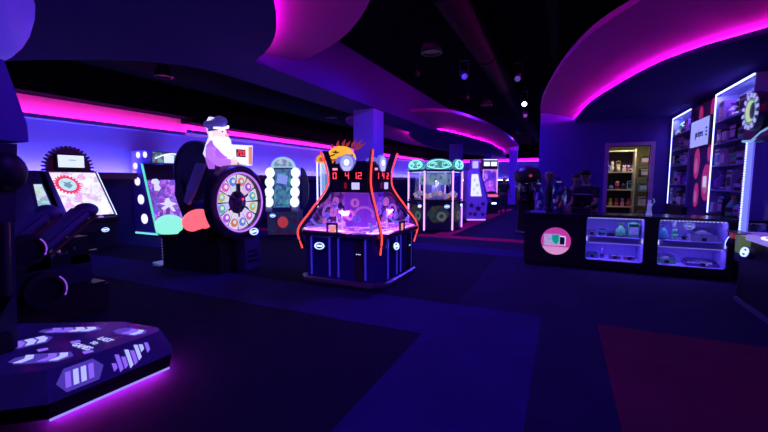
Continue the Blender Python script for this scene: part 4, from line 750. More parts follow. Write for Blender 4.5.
def prize(kind, col, loc, w, h, where, rz=0, acc='white', d=None, adj=''):
    nm, word, cat = KN[kind]; d = d or w * 0.7
    t = thing(nm, f'{adj + " " if adj else ""}{col} {word} {where}', cat, loc, rz, None)
    c, a = pm(col), pm(acc)
    if kind == 'box':
        bx('carton', c, t, -w / 2, w / 2, -d / 2, d / 2, 0, h, bevel=min(w, h) * 0.03)
        bx('window', a, t, -w * 0.36, w * 0.36, -d / 2 - 0.003, -d / 2, h * 0.2, h * 0.66); bx('label_band', pm('black' if col != 'black' else 'silver'), t, -w * 0.42, w * 0.42, -d / 2 - 0.004, -d / 2, h * 0.76, h * 0.92)
        bx('hang_tab', c, t, -w * 0.12, w * 0.12, -0.003, 0.003, h, h * 1.07)
    elif kind == 'blister':
        bx('card', c, t, -w / 2, w / 2, -0.004, 0.004, 0, h); M().loft([[(x * w * k, -0.004 - dd, h * 0.08 + (z + 0.5) * h * 0.55) for x, z in ((-0.36, -0.5), (0.36, -0.5), (0.36, 0.5), (-0.36, 0.5))] for k, dd in ((1.0, 0), (0.85, d * 0.6))]).build('bubble', a, t)
        bx('foot', pm('black'), t, -w * 0.3, w * 0.3, -0.03, 0.03, 0, 0.012)
    elif kind in ('jar', 'tower'):
        M().lathe([(w * 0.42, 0), (w * 0.48, h * 0.08), (w * 0.48, h * (0.7 if kind == 'jar' else 0.45)), (w * (0.34 if kind == 'jar' else 0.18), h * 0.82)], n=14).build('body', c, t, smooth=True)
        M().lathe([(w * (0.38 if kind == 'jar' else 0.2), h * 0.82), (w * (0.38 if kind == 'jar' else 0.2), h * 0.97), (w * 0.1, h)], n=14).build('lid', a, t, smooth=True)
        M().lathe([(w * 0.487, h * 0.2), (w * 0.487, h * 0.42)], n=14).build('label_band', pm('black' if col != 'black' else 'silver'), t)
    elif kind == 'plush':
        M().ell((0, 0, h * 0.3), (w * 0.4, d * 0.45, h * 0.3), 12, 8).build('body', c, t, smooth=True); hh = M().ell((0, -d * 0.05, h * 0.72), (w * 0.33, d * 0.4, h * 0.24), 12, 8).build('head', c, t, smooth=True)
        for s_ in (-1, 1):
            M().ell((s_ * w * 0.25, 0, h * 0.94), (w * 0.1, d * 0.1, h * 0.09), 8, 5).build('ear', a, hh, smooth=True); M().ell((s_ * w * 0.36, -d * 0.2, h * 0.36), (w * 0.13, d * 0.15, h * 0.1), 8, 5).build('arm', c, t, smooth=True); M().ell((s_ * w * 0.22, -d * 0.4, h * 0.1), (w * 0.14, d * 0.2, h * 0.1), 8, 5).build('leg', a, t, smooth=True)
    elif kind == 'bag':
        M().lathe([(w * 0.3, 0), (w * 0.48, h * 0.12), (w * 0.46, h * 0.5), (w * 0.12, h * 0.78), (w * 0.3, h)], n=12).build('pouch', c, t, smooth=True); M().ring((0, 0, h * 0.78), w * 0.1, w * 0.16, -0.01, 0.01, 12, 'z').build('tie', a, t)
    elif kind == 'ball':
        M().ell((0, 0, h * 0.5), (h * 0.5,) * 3, 14, 10).build('ball', c, t, smooth=True); M().lathe([(h * 0.485, h * 0.42), (h * 0.508, h * 0.5), (h * 0.485, h * 0.58)], n=16).build('stripe', a, t, smooth=True)
    elif kind == 'drone':
        bx('tray', c, t, -w / 2, w / 2, -d / 2, d / 2, 0, h * 0.45, bevel=0.004)
        M().loft([[(x * w * k, y * d * k, z) for x, y in ((-0.5, -0.5), (0.5, -0.5), (0.5, 0.5), (-0.5, 0.5))] for k, z in ((0.98, h * 0.45), (0.8, h * 0.95), (0.75, h))]).build('clear_lid', glass('lid_plastic', (0.7, 0.7, 0.8), 0.25), t)
        M().ell((0, 0, h * 0.55), (w * 0.22, d * 0.22, h * 0.25), 10, 6).build('gadget', a, t, smooth=True)
        for s_ in (-1, 1): M().tube([(s_ * w * 0.1, 0, h * 0.6), (s_ * w * 0.34, -d * 0.2, h * 0.55)], 0.012, 6).build('gadget_arm', a, t)
        bx('knob', pm('black'), t, -0.03, 0.03, -d / 2 - 0.02, -d / 2, 0.01, 0.06)
    return t
# inside the counter cases
SH = 0.602; BT = 0.194
W1 = 'in the lit case between the round sign and white figurine'; W2 = 'in the lit case beside the moon-sign game'
for kind, col, acc, x, z, w_, h_, wh in (
    ('jar', 'teal', 'black', 0.66, SH, 0.12, 0.12, 'on upper shelf of case under the stockroom opening'), ('drone', 'silver', 'white', 0.50, SH, 0.14, 0.09, 'on upper shelf of case under the stockroom opening'), ('drone', 'black', 'teal', 0.80, SH, 0.13, 0.08, 'beside the teal jar in the lit case'),
    ('bag', 'green', 'yellow', 0.95, SH, 0.17, 0.24, 'on upper shelf of case under the stockroom opening'), ('box', 'green', 'white', 1.14, SH, 0.17, 0.25, 'on upper shelf beside the green prize bag'),
    ('drone', 'blue', 'green', 0.52, BT, 0.20, 0.10, 'on floor of case under the stockroom opening'), ('tower', 'purple', 'white', 0.68, BT, 0.07, 0.18, 'on floor of case under the stockroom opening'), ('drone', 'purple', 'pink', 0.88, BT, 0.18, 0.07, 'on floor of case under the stockroom opening'), ('drone', 'pink', 'orange', 1.10, BT, 0.17, 0.07, 'on floor of case under the stockroom opening'),
    ('bag', 'teal', 'red', 1.57, SH, 0.16, 0.25, 'on upper shelf of case beside the moon-sign game'), ('plush', 'green', 'white', 1.73, SH, 0.12, 0.18, 'on upper shelf of case beside the moon-sign game'), ('drone', 'white', 'blue', 1.85, SH, 0.14, 0.07, 'on upper shelf between green plush and domed box'), ('drone', 'silver', 'white', 2.10, SH, 0.36, 0.22, 'on upper shelf of case beside the moon-sign game'),
    ('drone', 'green', 'white', 1.63, BT, 0.26, 0.14, 'on floor of case beside the moon-sign game'), ('drone', 'purple', 'silver', 2.10, BT, 0.44, 0.10, 'on floor of case beside the moon-sign game'), ('ball', 'pink', 'white', 2.16, BT, 0.05, 0.06, 'in front of the purple gadget box')):
    prize(kind, col, (x, CY + (0.26 if kind != 'ball' else 0.07), z), w_, h_, wh, 0, acc)
# white figurine on the counter top
t = thing('figurine', 'small pale figurine standing on the counter between the two cases', 'figurine', (1.36, CY + 0.30, 0.99))
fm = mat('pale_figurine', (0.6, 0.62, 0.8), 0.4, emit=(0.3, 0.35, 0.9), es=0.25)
M().lathe([(0.05, 0), (0.05, 0.02), (0.03, 0.03)], n=14).build('stand', fm, t); M().lathe([(0.045, 0.03), (0.03, 0.12), (0.038, 0.18), (0.015, 0.21)], n=12).build('robe', fm, t, smooth=True); M().ell((0, 0, 0.235), (0.026, 0.026, 0.03)).build('head', fm, t, smooth=True); M().tube([(0.03, 0, 0.17), (0.07, -0.01, 0.24), (0.05, -0.01, 0.29)], 0.01, 6).build('raised_arm', fm, t)
# till and papers
t = thing('paper_tray', 'flat pale tray of papers on the open end of the black counter', 'tray', (-0.42, CY + 0.22, 0.99), 6)
M().box(-0.13, 0.13, -0.09, 0.09, 0, 0.008).box(-0.13, 0.13, -0.09, -0.085, 0.008, 0.025).box(-0.13, 0.13, 0.085, 0.09, 0.008, 0.025).build('tray', mat('pale_tray', (0.35, 0.4, 0.7), 0.4), t); bx('paper', mat('paper_white', (0.7, 0.7, 0.85), 0.6), t, -0.11, 0.11, -0.075, 0.075, 0.008, 0.014)
t = thing('till_terminal', 'dark till terminal with slim grey screen beside the bending person', 'till', (0.33, CY + 0.45, 0.99), 170)
bx('till_base', BLACK, t, -0.16, 0.16, -0.14, 0.14, 0, 0.09, bevel=0.01); sc = M().slab([(-0.15, 0.02, 0.14), (0.15, 0.02, 0.14), (0.15, 0.10, 0.34), (-0.15, 0.10, 0.34)], 0.02).build('till_screen', BLACK, t); bx('screen_edge', mat('grey_edge', (0.4, 0.4, 0.45), 0.4), sc, -0.15, 0.15, 0.075, 0.105, 0.34, 0.352); bx('till_stand', DARKM, t, -0.03, 0.03, 0.03, 0.08, 0.09, 0.2)
# shiny clear-wrapped displays on the counter
WRAP = glass('crinkled_wrap', (0.55, 0.55, 0.9), 0.34, 0.12)
def wrapped(loc, label, w_, h_, lean, seed, inner):
    t = thing('wrapped_gift', label, 'gift', loc)
    rnd = random.Random(seed); rings = []
    for k in range(9):
        u_ = k / 8; r_ = w_ * (0.42 + 0.14 * math.sin(u_ * 2.6)) * (1 if u_ < 0.85 else 0.35 if u_ < 0.95 else 0.6)
        rings.append([(lean * u_ + (r_ * (0.85 + 0.3 * rnd.random())) * math.cos(2 * math.pi * i / 14), (r_ * 0.7 * (0.85 + 0.3 * rnd.random())) * math.sin(2 * math.pi * i / 14), h_ * u_) for i in range(14)])
    M().loft(rings).build('clear_wrap', WRAP, t)
    M().lathe([(w_ * 0.3, 0.005), (w_ * 0.32, h_ * 0.3), (w_ * 0.2, h_ * 0.55), (w_ * 0.05, h_ * 0.6)], (lean * 0.3, 0, 0), 12).build('contents', pm(inner), t, smooth=True)
    M().ring((lean * 0.88, 0, h_ * 0.87), w_ * 0.12, w_ * 0.2, -0.012, 0.012, 12, 'z').build('ribbon', mat('ice_ribbon', (0.4, 0.5, 0.9), 0.3, emit=(0.3, 0.4, 1.0), es=0.25), t)
wrapped((-0.44, CY + 0.52, 0.99), 'upright clear-wrapped gift on the counter beside the paper tray', 0.16, 0.62, 0.0, 1, 'blue')
wrapped((-0.03, CY + 0.30, 0.99), 'arched clear-wrapped gift on the counter beside the dark trophy', 0.22, 0.66, -0.06, 2, 'black')
t = thing('dark_trophy', 'tall dark trophy with brown cup between the clear-wrapped gifts', 'trophy', (-0.26, CY + 0.55, 0.99))
M().lathe([(0.09, 0), (0.09, 0.05), (0.05, 0.08)], n=16).build('foot', BLACK, t); M().lathe([(0.05, 0.08), (0.07, 0.30), (0.06, 0.48), (0.04, 0.55)], n=14).build('column', BLACK, t, smooth=True)
M().lathe([(0.03, 0.55), (0.07, 0.62), (0.085, 0.72), (0.06, 0.75), (0.02, 0.78)], n=16).build('cup', pm('brown'), t, smooth=True)
for s_ in (-1, 1): M().tube([(s_ * 0.08, 0, 0.71), (s_ * 0.13, 0, 0.68), (s_ * 0.11, 0, 0.62), (s_ * 0.06, 0, 0.6)], 0.012, 6).build('cup_handle', pm('brown'), t)

# ================================================================= PRIZE WALL
PW = 2.96
LEDW = glow('cabinet_edge_led', (0.36, 0.40, 1.0), 3.6, True)
SHM = mat('blue_shelf_board', (0.30, 0.32, 0.62), 0.45)
def wall_cab(y0, y1, label, zs, zt):
    t = thing('prize_cabinet', label, 'shelf cabinet', (PW, 0, 0))
    D_ = 0.34
    M().box(-0.02, 0, y0, y1, 0.0, zt).build('back_panel', mat('cabinet_back', (0.12, 0.13, 0.34), 0.5), t)
    bx('base_unit', BLACK, t, -D_ - 0.05, -0.02, y0, y1, 0, 0.96); bx('top_panel', SHM, t, -D_, -0.02, y0, y1, zt - 0.04, zt)
    for y in (y0, y1): bx('side_panel', SHM, t, -D_, -0.02, y - 0.02, y + 0.02, 0.96, zt)
    bx('edge_led', LEDW, t, -D_ - 0.015, -D_, y1 - 0.016, y1 + 0.016, 0.96, zt)
    lamp('AREA', 'cabinet_lamp', (PW - D_ + 0.03, (y0 + y1) / 2, zt - 0.05), 14, (0.34, 0.34, 1.0), 0.1, (0, R(-25), 0), shape='RECTANGLE', size_y=y1 - y0 - 0.1)
    bx('edge_led', LEDW, t, -D_ - 0.015, -D_, y0 + 0.02, y1 - 0.016, zt - 0.028, zt)
    for z in zs: bx('shelf', SHM, t, -D_ + 0.01, -0.02, y0 + 0.02, y1 - 0.02, z - 0.025, z)
    return t
ZA = [0.96, 1.50, 1.98, 2.38, 2.78]; ZB = [0.96, 1.42, 1.88, 2.30, 2.72]
wall_cab(11.25, 12.90, 'white-edged prize cabinet between the stockroom wall and the lit sign', ZA[1:], 3.25)
wall_cab(7.95, 9.63, 'white-edged prize cabinet between the lit sign and the moon-sign game', ZB[1:], 3.25)
ordn = ['bottom', 'second', 'third', 'fourth', 'top']
rnd = random.Random(4)
combos = [('box', 'black', 'silver'), ('blister', 'blue', 'white'), ('box', 'brown', 'white'), ('tower', 'black', 'silver'), ('box', 'silver', 'black'), ('plush', 'black', 'white'), ('bag', 'purple', 'silver'), ('box', 'purple', 'pink'), ('jar', 'silver', 'black'), ('plush', 'green', 'orange'), ('blister', 'black', 'white'), ('box', 'white', 'blue'), ('ball', 'silver', 'black'), ('tower', 'green', 'orange')]
ci = 0
for y0, y1, zz, near in ((11.25, 12.90, ZA, 'beside the stockroom wall'), (7.95, 9.63, ZB, 'beside the moon-sign game')):
    for si, z in enumerate(zz):
        nn_ = 5; used = set()
        gap = ((zz + [3.2])[si + 1] - z) - 0.06
        for k in range(nn_):
            while True:
                kd, cl, ac = combos[ci % len(combos)]; ci += 1
                if (kd, cl) not in used: break
            used.add((kd, cl)); hh = gap * (0.62 + 0.3 * rnd.random()); ww = 0.24 + 0.05 * rnd.random()
            prize(kd, cl, (PW - 0.20, y0 + 0.19 + k * (y1 - y0 - 0.38) / (nn_ - 1), z + 0.002), ww, hh if kd != 'ball' else min(hh, 0.24), f'on {ordn[si]} shelf of prize cabinet {near}', 90 - 180, ac, d=0.22)
# panel with pink ovals and white sign
pl = thing('graphic_panel', 'navy wall panel with pink ovals between the prize cabinets', 'wall panel', (PW, 0, 0))
bx('panel', mat('navy_print_panel', (0.10, 0.05, 0.20), 0.5), pl, -0.30, -0.0, 9.66, 11.22, 0.0, 3.25)
pk = mat('pink_oval', (0.75, 0.08, 0.30), 0.5, emit=(0.75, 0.04, 0.22), es=0.35); pk2 = mat('pale_pink_oval', (0.85, 0.45, 0.6), 0.5, emit=(0.8, 0.3, 0.5), es=0.3)
for y, z, ry, rz_ in ((10.72, 1.96, 0.20, 0.34), (10.02, 1.55, 0.28, 0.38), (9.92, 2.14, 0.13, 0.17), (10.62, 1.27, 0.17, 0.27), (10.66, 3.02, 0.13, 0.18), (9.92, 3.05, 0.14, 0.19)):
    ov = M().prism(circ(y, z, ry, 26, rz=rz_), -0.306, -0.30, YZ).build('pink_oval', pk, pl)
    M().prism(circ(y + ry * 0.1, z - rz_ * 0.15, ry * 0.45, 9, rz=rz_ * 0.5), -0.31, -0.306, YZ).build('oval_picture', pk2 if rz_ > 0.2 else pk, ov)
bx('oval_tag', glow('white_tag', (0.85, 0.85, 1.0), 0.6), pl, -0.314, -0.31, 9.98, 10.18, 1.45, 1.68)
sg = thing('lit_sign', 'white backlit sign with small dark lettering between the prize cabinets', 'sign', (PW, 0, 0))
bx('sign_case', DARKM, sg, -0.38, -0.312, 9.78, 11.0, 2.30, 2.90); bx('sign_face', glow('sign_face', (0.34, 0.38, 1.0), 0.95), sg, -0.386, -0.38, 9.80, 10.98, 2.32, 2.88)
INK = mat('indigo_ink', (0.03, 0.02, 0.12), 0.5)
text('sign_lettering', 'prizes', 0.22, INK, sg, (-0.392, 10.36, 2.58), (90, 0, -90))
for k in range(3): bx('sign_bar', INK, sg, -0.392, -0.386, 9.86, 9.95, 2.50 + 0.07 * k, 2.535 + 0.07 * k)

# ================================================================= STOCKROOM
t = thing('stock_shelving', 'cream metal stock shelving seen through the purple door frame', 'shelving', (1.55, 14.38, 0))
CR = mat('cream_shelving', (0.62, 0.58, 0.38), 0.5); SZ = [0.20, 0.76, 1.30, 1.86, 2.52]
for z in SZ: bx('shelf', CR, t, -0.42, 0.42, -0.2, 0.2, z - 0.03, z)
for x in (-0.44, 0.44):
    for y in (-0.2, 0.18): bx('upright', CR, t, x - 0.02, x + 0.02, y - 0.02, y + 0.02, 0, 2.56)
bx('back_sheet', mat('dark_back_sheet', (0.05, 0.05, 0.05), 0.8), t, -0.42, 0.42, 0.2, 0.21, 0.2, 2.5)
t2 = thing('stock_shelving', 'narrow wire stock shelving at the edge of the purple door frame', 'shelving', (2.33, 14.6, 0))
for z in (0.35, 0.8, 1.25, 1.7, 2.1):
    bx('shelf', mat('grey_wire', (0.35, 0.36, 0.36), 0.4, 0.5), t2, -0.25, 0.3, -0.25, 0.25, z - 0.02, z)
for x in (-0.25, 0.3):
    for y in (-0.25, 0.23): bx('upright', MATS['grey_wire'], t2, x - 0.012, x + 0.012, y - 0.012, y + 0.012, 0, 2.15)
sets = {0: [('box', 'brown', 'white'), ('jar', 'black', 'silver'), ('box', 'black', 'red'), ('box', 'silver', 'black')], 1: [('plush', 'orange', 'yellow'), ('plush', 'yellow', 'orange'), ('plush', 'red', 'pink'), ('plush', 'pink', 'white'), ('bag', 'red', 'white')],
        2: [('bag', 'blue', 'white'), ('ball', 'blue', 'white'), ('jar', 'red', 'white'), ('drone', 'black', 'silver'), ('box', 'teal', 'black')], 3: [('box', 'blue', 'white'), ('plush', 'white', 'red'), ('box', 'brown', 'yellow'), ('plush', 'silver', 'white'), ('drone', 'white', 'black')]}
for si in range(4):
    for k, (kd, cl, ac) in enumerate(sets[si]):
        n_ = len(sets[si]); prize(kd, cl, (1.55 - 0.33 + 0.66 * k / (n_ - 1), 14.30, SZ[si] + 0.002), 0.125, (0.26 if kd != 'ball' else 0.13) if si != 3 else 0.34 if k < 3 else 0.2, f'on {ordn[si]} shelf of the cream stockroom shelving', 0, ac)
for k, (kd, cl, ac) in enumerate([('plush', 'blue', 'white'), ('bag', 'white', 'black'), ('plush', 'red', 'white')]):
    prize(kd, cl, (1.30 + 0.25 * k, 14.205, 1.862), 0.09, 0.20, 'in front row on fourth shelf of the stockroom shelving', 0, ac, adj='small')
for k, (z, cl) in enumerate(((0.35, 'silver'), (0.8, 'white'), (1.25, 'teal'), (1.7, 'black'), (2.1, 'brown'))): prize('box', cl, (2.30, 14.5, z + 0.002), 0.3, 0.26, 'on the narrow wire stockroom shelving', 0, 'silver')
# small white wall plate
t = thing('wall_intercom', 'small pale wall intercom on the navy wall behind the person', 'intercom', (0.62, 13.19, 1.72))
bx('plate', mat('pale_plate', (0.4, 0.4, 0.7), 0.4), t, -0.11, 0.11, -0.02, 0.0, -0.09, 0.09, bevel=0.008); bx('plate_screen', BLACK, t, -0.08, 0.05, -0.025, -0.02, -0.03, 0.06); bx('plate_button', mat('grey_button', (0.5, 0.5, 0.6), 0.4), t, 0.06, 0.09, -0.026, -0.02, -0.01, 0.02)

# ================================================================= MOON-SIGN GAME (right)
t = thing('moon_sign_game', 'black prize game with crescent moon roundel and a white lit corner post', 'arcade game', (2.14, 5.75, 0), -90)
# local: front faces world -X; local x runs towards world -Y (0.78 = far corner at -0.78)
bx('base_cabinet', BLACK, t, -0.78, 0.75, 0.0, 1.15, 0.05, 0.86, bevel=0.02)
bx('kick_plate', mat('brushed_kick_plate', (0.30, 0.30, 0.38), 0.35, 0.7), t, -0.80, 0.77, -0.02, 1.15, 0, 0.05)
M().prism([(-0.74, 0.86), (0.72, 0.86), (0.72, 0.93), (-0.74, 0.93)], -0.06, 1.1, XZ).build('play_deck', glow('violet_deck', (0.42, 0.30, 1.0), 0.55), t)
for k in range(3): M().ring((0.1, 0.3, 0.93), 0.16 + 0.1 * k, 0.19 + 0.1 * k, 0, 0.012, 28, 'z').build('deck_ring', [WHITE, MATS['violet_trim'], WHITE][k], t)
bx('corner_post', glow('post_light', (0.22, 0.26, 1.0), 0.9, True), t, -0.77, -0.70, -0.03, 0.04, 0.93, 2.10)
for k in range(36): bx('post_led', glow('post_led', (0.75, 0.9, 1.0), 1.6), t, -0.755, -0.715, -0.036, -0.03, 0.95 + k * 0.0318, 0.968 + k * 0.0318)
bx('corner_post', MATS['post_light'], t, 0.58, 0.70, -0.03, 0.05, 0.93, 2.10)
bx('back_panel', glow('violet_back_panel', (0.13, 0.07, 0.75), 0.5), t, -0.70, 0.70, 0.9, 0.94, 0.93, 2.1)
bx('glass_pane', PURG, t, -0.62, 0.58, -0.006, 0.0, 0.93, 2.1)
for j in range(2):
    for k in range(22): bx('inner_led', WHITE, t, -0.46 + 0.5 * j, -0.445 + 0.5 * j, 0.30, 0.31, 0.98 + 0.05 * k, 1.0 + 0.05 * k)
M().prism([(-0.80, 2.08), (0.75, 2.08), (0.75, 2.66), (0.0, 2.72), (-0.50, 2.52), (-0.80, 2.30)], -0.06, 1.1, XZ).build('marquee', BLACK, t, bevel=0.02)
M().tube([(-0.80, -0.05, 2.10), (-0.55, -0.05, 2.08), (-0.30, -0.05, 2.16), (0.6, -0.05, 2.30)], 0.018, 8).build('marquee_trim', glow('aqua_trim', (0.3, 0.6, 0.9), 0.6), t)
ro = M().lathe([(0.235, 0.0), (0.235, 0.08)], (-0.38, -0.14, 2.42), 36, 'y').build('moon_roundel', mat('indigo_roundel', (0.04, 0.03, 0.14), 0.3), t)
cres = [(0.115 * math.cos(R(a)), 0.125 * math.sin(R(a))) for a in range(60, 301, 12)] + [(0.045 + 0.085 * math.cos(R(a)), 0.10 * math.sin(R(a))) for a in range(288, 71, -12)]
M().prism([(-0.38 + a + 0.01, 2.42 + b) for a, b in cres], -0.152, -0.14, XZ).build('crescent_moon', glow('moon_yellow', (0.55, 0.75, 0.35), 0.8), ro)
M().ring((-0.38, -0.14, 2.42), 0.135, 0.15, -0.008, 0, 30, 'y').build('moon_ring', glow('green_ring', (0.12, 0.4, 0.3), 0.7), ro)
for k in range(14):
    a = 2 * math.pi * k / 14 + 0.2; lm = M().box(-0.018, 0.018, -0.012, 0.0, -0.026, 0.026)
    lm.xf(Matrix.Translation((-0.38 + 0.19 * math.cos(a), -0.14, 2.42 + 0.19 * math.sin(a))) @ Matrix.Rotation(-a + math.pi / 2, 4, 'Y')).build('roundel_light', glow('roundel_light', (0.5, 0.5, 1.0), 0.75), ro)
for k, ch in enumerate('777'): digit(ch, 0.09, 0.16, 0.025, 0.006, REDD, t, (-0.22 + 0.14 * k, -0.064, 2.36))
reader(t, -0.98, -0.02, 0.76, 0.20, -30); M().box(-1.02, -0.74, 0.02, 0.14, 0.50, 0.78).build('reader_arm', BLACK, t, bevel=0.02)
reader(t, -0.28, -0.08, 0.72, 0.18)
for x in (-0.86, -0.80): M().tube([(x, 0.02, 0.86), (x, 0.02, 2.2)], 0.022, 10).build('clear_tube', glass('clear_tube', (0.85, 0.95, 1.0), 0.3), t, smooth=True)
M().box(-0.92, -0.76, -0.04, 0.12, 0.74, 0.86).build('tube_foot', BLACK, t, bevel=0.01)
for z in (1.2, 1.6, 2.0): bx('tube_clip', CHROME, t, -0.90, -0.74, 0.0, 0.04, z, z + 0.03)
M().prism([(-0.56, 0.68), (-0.46, 0.68), (-0.44, 0.90), (-0.58, 0.90)], -0.12, 0.0, XZ).build('green_bin', mat('olive_bin', (0.35, 0.5, 0.15), 0.4, emit=(0.25, 0.4, 0.15), es=0.2), t, bevel=0.01)
M().prism([(-0.76, 0.84), (-0.66, 0.84), (-0.64, 0.92), (-0.78, 0.92)], -0.12, 0.0, XZ).build('red_bin', mat('red_bin', (0.5, 0.06, 0.05), 0.4, emit=(0.5, 0.06, 0.05), es=0.3), t)
bx('bin_lid', DARK, t, -0.80, -0.42, -0.14, 0.0, 0.92, 0.935)

# ================================================================= MOTION RIDE PLATFORM (left foreground)
t = thing('simulator_ride', 'simulator ride with violet printed platform, pink underglow and blue lit canopy', 'arcade ride', (0, 0, 0))
TOPP = [(-4.75, 0.85), (-3.50, 0.85), (-3.02, 1.25), (-2.97, 1.98), (-3.05, 2.04), (-3.46, 2.0), (-4.1, 1.66), (-4.75, 1.3)]
def offs(poly, d):
    c = Vector((sum(p[0] for p in poly) / len(poly), sum(p[1] for p in poly) / len(poly))); n = len(poly); out = []
    for i in range(n):
        a, b, c2 = Vector(poly[i - 1]), Vector(poly[i]), Vector(poly[(i + 1) % n])
        e1, e2 = (b - a).normalized(), (c2 - b).normalized(); n1, n2 = Vector((e1.y, -e1.x)), Vector((e2.y, -e2.x)); m = (n1 + n2).normalized()
        out.append(b + m * d / max(0.4, m.dot(n1)))
    return [(p.x, p.y) for p in out]
PRT = mat('violet_print', (0.04, 0.018, 0.19), 0.22, scale=3.5, noise=0.85, emit=(0.03, 0.012, 0.22), es=0.12)
mid = offs(TOPP, 0.09); bot = offs(TOPP, 0.07)
M().loft([[(x, y, 0.17) for x, y in mid], [(x, y, 0.36) for x, y in TOPP]]).build('platform', PRT, t)
M().loft([[(x, y, 0.06) for x, y in bot], [(x, y, 0.17) for x, y in mid]]).build('platform_skirt', BLACK, t)
M().loft([[(x, y, 0.0) for x, y in offs(TOPP, -0.25)], [(x, y, 0.06) for x, y in offs(TOPP, -0.25)]]).build('platform_feet', RUBBER, t)
ug = offs(TOPP, 0.0)
M().tube([(x, y, 0.045) for x, y in ug[2:6]], 0.014, 8).build('underglow', glow('pink_underglow', (0.80, 0.03, 1.0), 100, True), t)
M().tube([(x, y, 0.052) for x, y in offs(TOPP, 0.065)[2:4]], 0.012, 8).build('underglow_tube', glow('ice_underglow', (0.36, 0.30, 1.0), 0.9), t)
# graphics printed on the deck: thin lit plates
GL = [glow('deck_white', (0.50, 0.52, 1.0), 0.95), glow('deck_violet', (0.30, 0.14, 0.95), 0.85), glow('deck_indigo', (0.10, 0.05, 0.5), 0.7)]
pf = [o for o in t.children if o.name.startswith('platform')][0]
def plate(pts, m, z=0.3605): return M().prism(pts, z, z + 0.003).build('deck_graphic', m, pf)
def pod(cx, cy, a, L_, W_, seq):
    c, s_ = math.cos(R(a)), math.sin(R(a)); T = lambda x, y: (cx + x * c - y * s_, cy + x * s_ + y * c)
    plate([T(x, y) for x, y in ((-L_, -W_ * 0.4), (-L_ * 0.5, -W_), (L_ * 0.7, -W_), (L_, 0), (L_ * 0.7, W_), (-L_ * 0.5, W_), (-L_, W_ * 0.4))], GL[2])
    for k, m in enumerate(seq):
        x0 = -L_ * 0.75 + k * L_ * 1.5 / len(seq); x1 = x0 + L_ * 1.1 / len(seq)
        plate([T(x0, -W_ * 0.78), T(x1, -W_ * 0.78), T(x1 + L_ * 0.16, 0), T(x1, W_ * 0.78), T(x0, W_ * 0.78), T(x0 + L_ * 0.16, 0)], m, 0.364)
pod(-3.66, 1.43, 70, 0.13, 0.09, [GL[1], GL[0], GL[0]])
pod(-3.65, 1.70, 30, 0.24, 0.055, [GL[1], GL[1], GL[0], GL[0]])
pod(-3.25, 1.33, 35, 0.19, 0.075, [GL[0], GL[2], GL[1], GL[0]])
pod(-3.17, 1.88, 10, 0.15, 0.06, [GL[2], GL[1], GL[0]])
pod(-3.62, 1.08, 20, 0.20, 0.07, [GL[2], GL[1], GL[2]])
for cx, cy in ((-3.36, 1.58), (-3.08, 1.52), (-3.42, 1.40)): plate([(cx - 0.03, cy - 0.02), (cx + 0.02, cy - 0.03), (cx + 0.04, cy + 0.02), (cx, cy + 0.03)], GL[1])
for k, (s_, x, y) in enumerate((('LAST', -3.19, 1.70), ('TO', -3.20, 1.625), ('GAMES', -3.21, 1.55))): text('deck_lettering', s_, 0.068 if k != 1 else 0.05, GL[0], pf, (x, y, 0.363), (0, 0, 0), 0.002)
# graphics on the sloping +x flank (plane through (-2.97,.36) and (-2.89,.17))
def flank(pts, m, off=0.004):
    nx, nz = 0.19, 0.09; l = math.hypot(nx, nz); q = [(-2.964 + (1.98 - y) * -0.065 + 0.09 * v + off * nx / l, y, 0.36 - 0.19 * v + off * nz / l) for y, v in pts]
    return M().slab(q, 0.003).build('flank_graphic', m, pf)
for k, (y, h0, h1, m) in enumerate(((1.60, 0.5, 0.8, 1), (1.635, 0.25, 0.9, 1), (1.67, 0.4, 0.85, 1), (1.705, 0.2, 0.9, 0), (1.74, 0.3, 0.85, 1), (1.775, 0.15, 0.75, 0), (1.81, 0.2, 0.5, 0), (1.85, 0.2, 0.6, 1))):
    flank([(y, h1), (y, h0), (y + 0.025, h0 + 0.05), (y + 0.025, h1 - 0.08)], GL[m])
flank([(1.31, 0.85), (1.27, 0.5), (1.33, 0.12), (1.50, 0.12), (1.55, 0.45), (1.50, 0.85)], GL[2], 0.002)
for k in range(4): flank([(1.31 + 0.045 * k, 0.72), (1.33 + 0.045 * k, 0.25), (1.36 + 0.045 * k, 0.25), (1.34 + 0.045 * k, 0.72)], GL[[1, 0, 0, 1][k]], 0.006)
# tower, lit upper panel, canopy
TWR = mat('simulator_tower', (0.03, 0.03, 0.08), 0.4); TBL = mat('blue_shell', (0.15, 0.12, 0.62), 0.45)
M().loft([[(-4.5, 0.35, z), (-3.62, 0.35, z), (-3.62, y1, z), (-3.75, y1 + 0.05, z), (-4.5, y1 + 0.05, z)] for z, y1 in ((0.36, 1.34), (1.2, 1.38), (1.86, 1.44))]).build('tower', TWR, t)
M().loft([[(-4.5, 0.35, z), (-3.60, 0.35, z), (-3.60, y1, z), (-4.5, y1, z)] for z, y1 in ((1.88, 1.50), (2.0, 1.50), (2.44, 1.40))]).build('tower_head', TBL, t)
cn = M().loft([[(-4.1 + rx * math.cos(q), 0.95 + ry * math.sin(q), z) for q in [2 * math.pi * i / 32 for i in range(32)]] for z, rx, ry in [(2.97 + (0.60 if a_ < 0 else 0.28) * math.sin(a_), 0.72 * max(0.05, math.cos(a_)) ** 0.7, 0.82 * max(0.05, math.cos(a_)) ** 0.7) for a_ in [-1.5 + 3.0 * k_ / 16 for k_ in range(17)]]]).build('canopy', mat('blue_canopy', (0.35, 0.28, 0.95), 0.4, emit=(0.07, 0.04, 0.85), es=0.35), t, smooth=True)  # weak blue emission added to the shell to brighten the canopy
M().box(-3.66, -3.58, 1.20, 1.30, 0.36, 0.50).build('step_block', RUBBER, t)
M().ell((-3.60, 1.36, 1.66), (0.07, 0.12, 0.14)).build('headrest', BLACK, t, smooth=True)
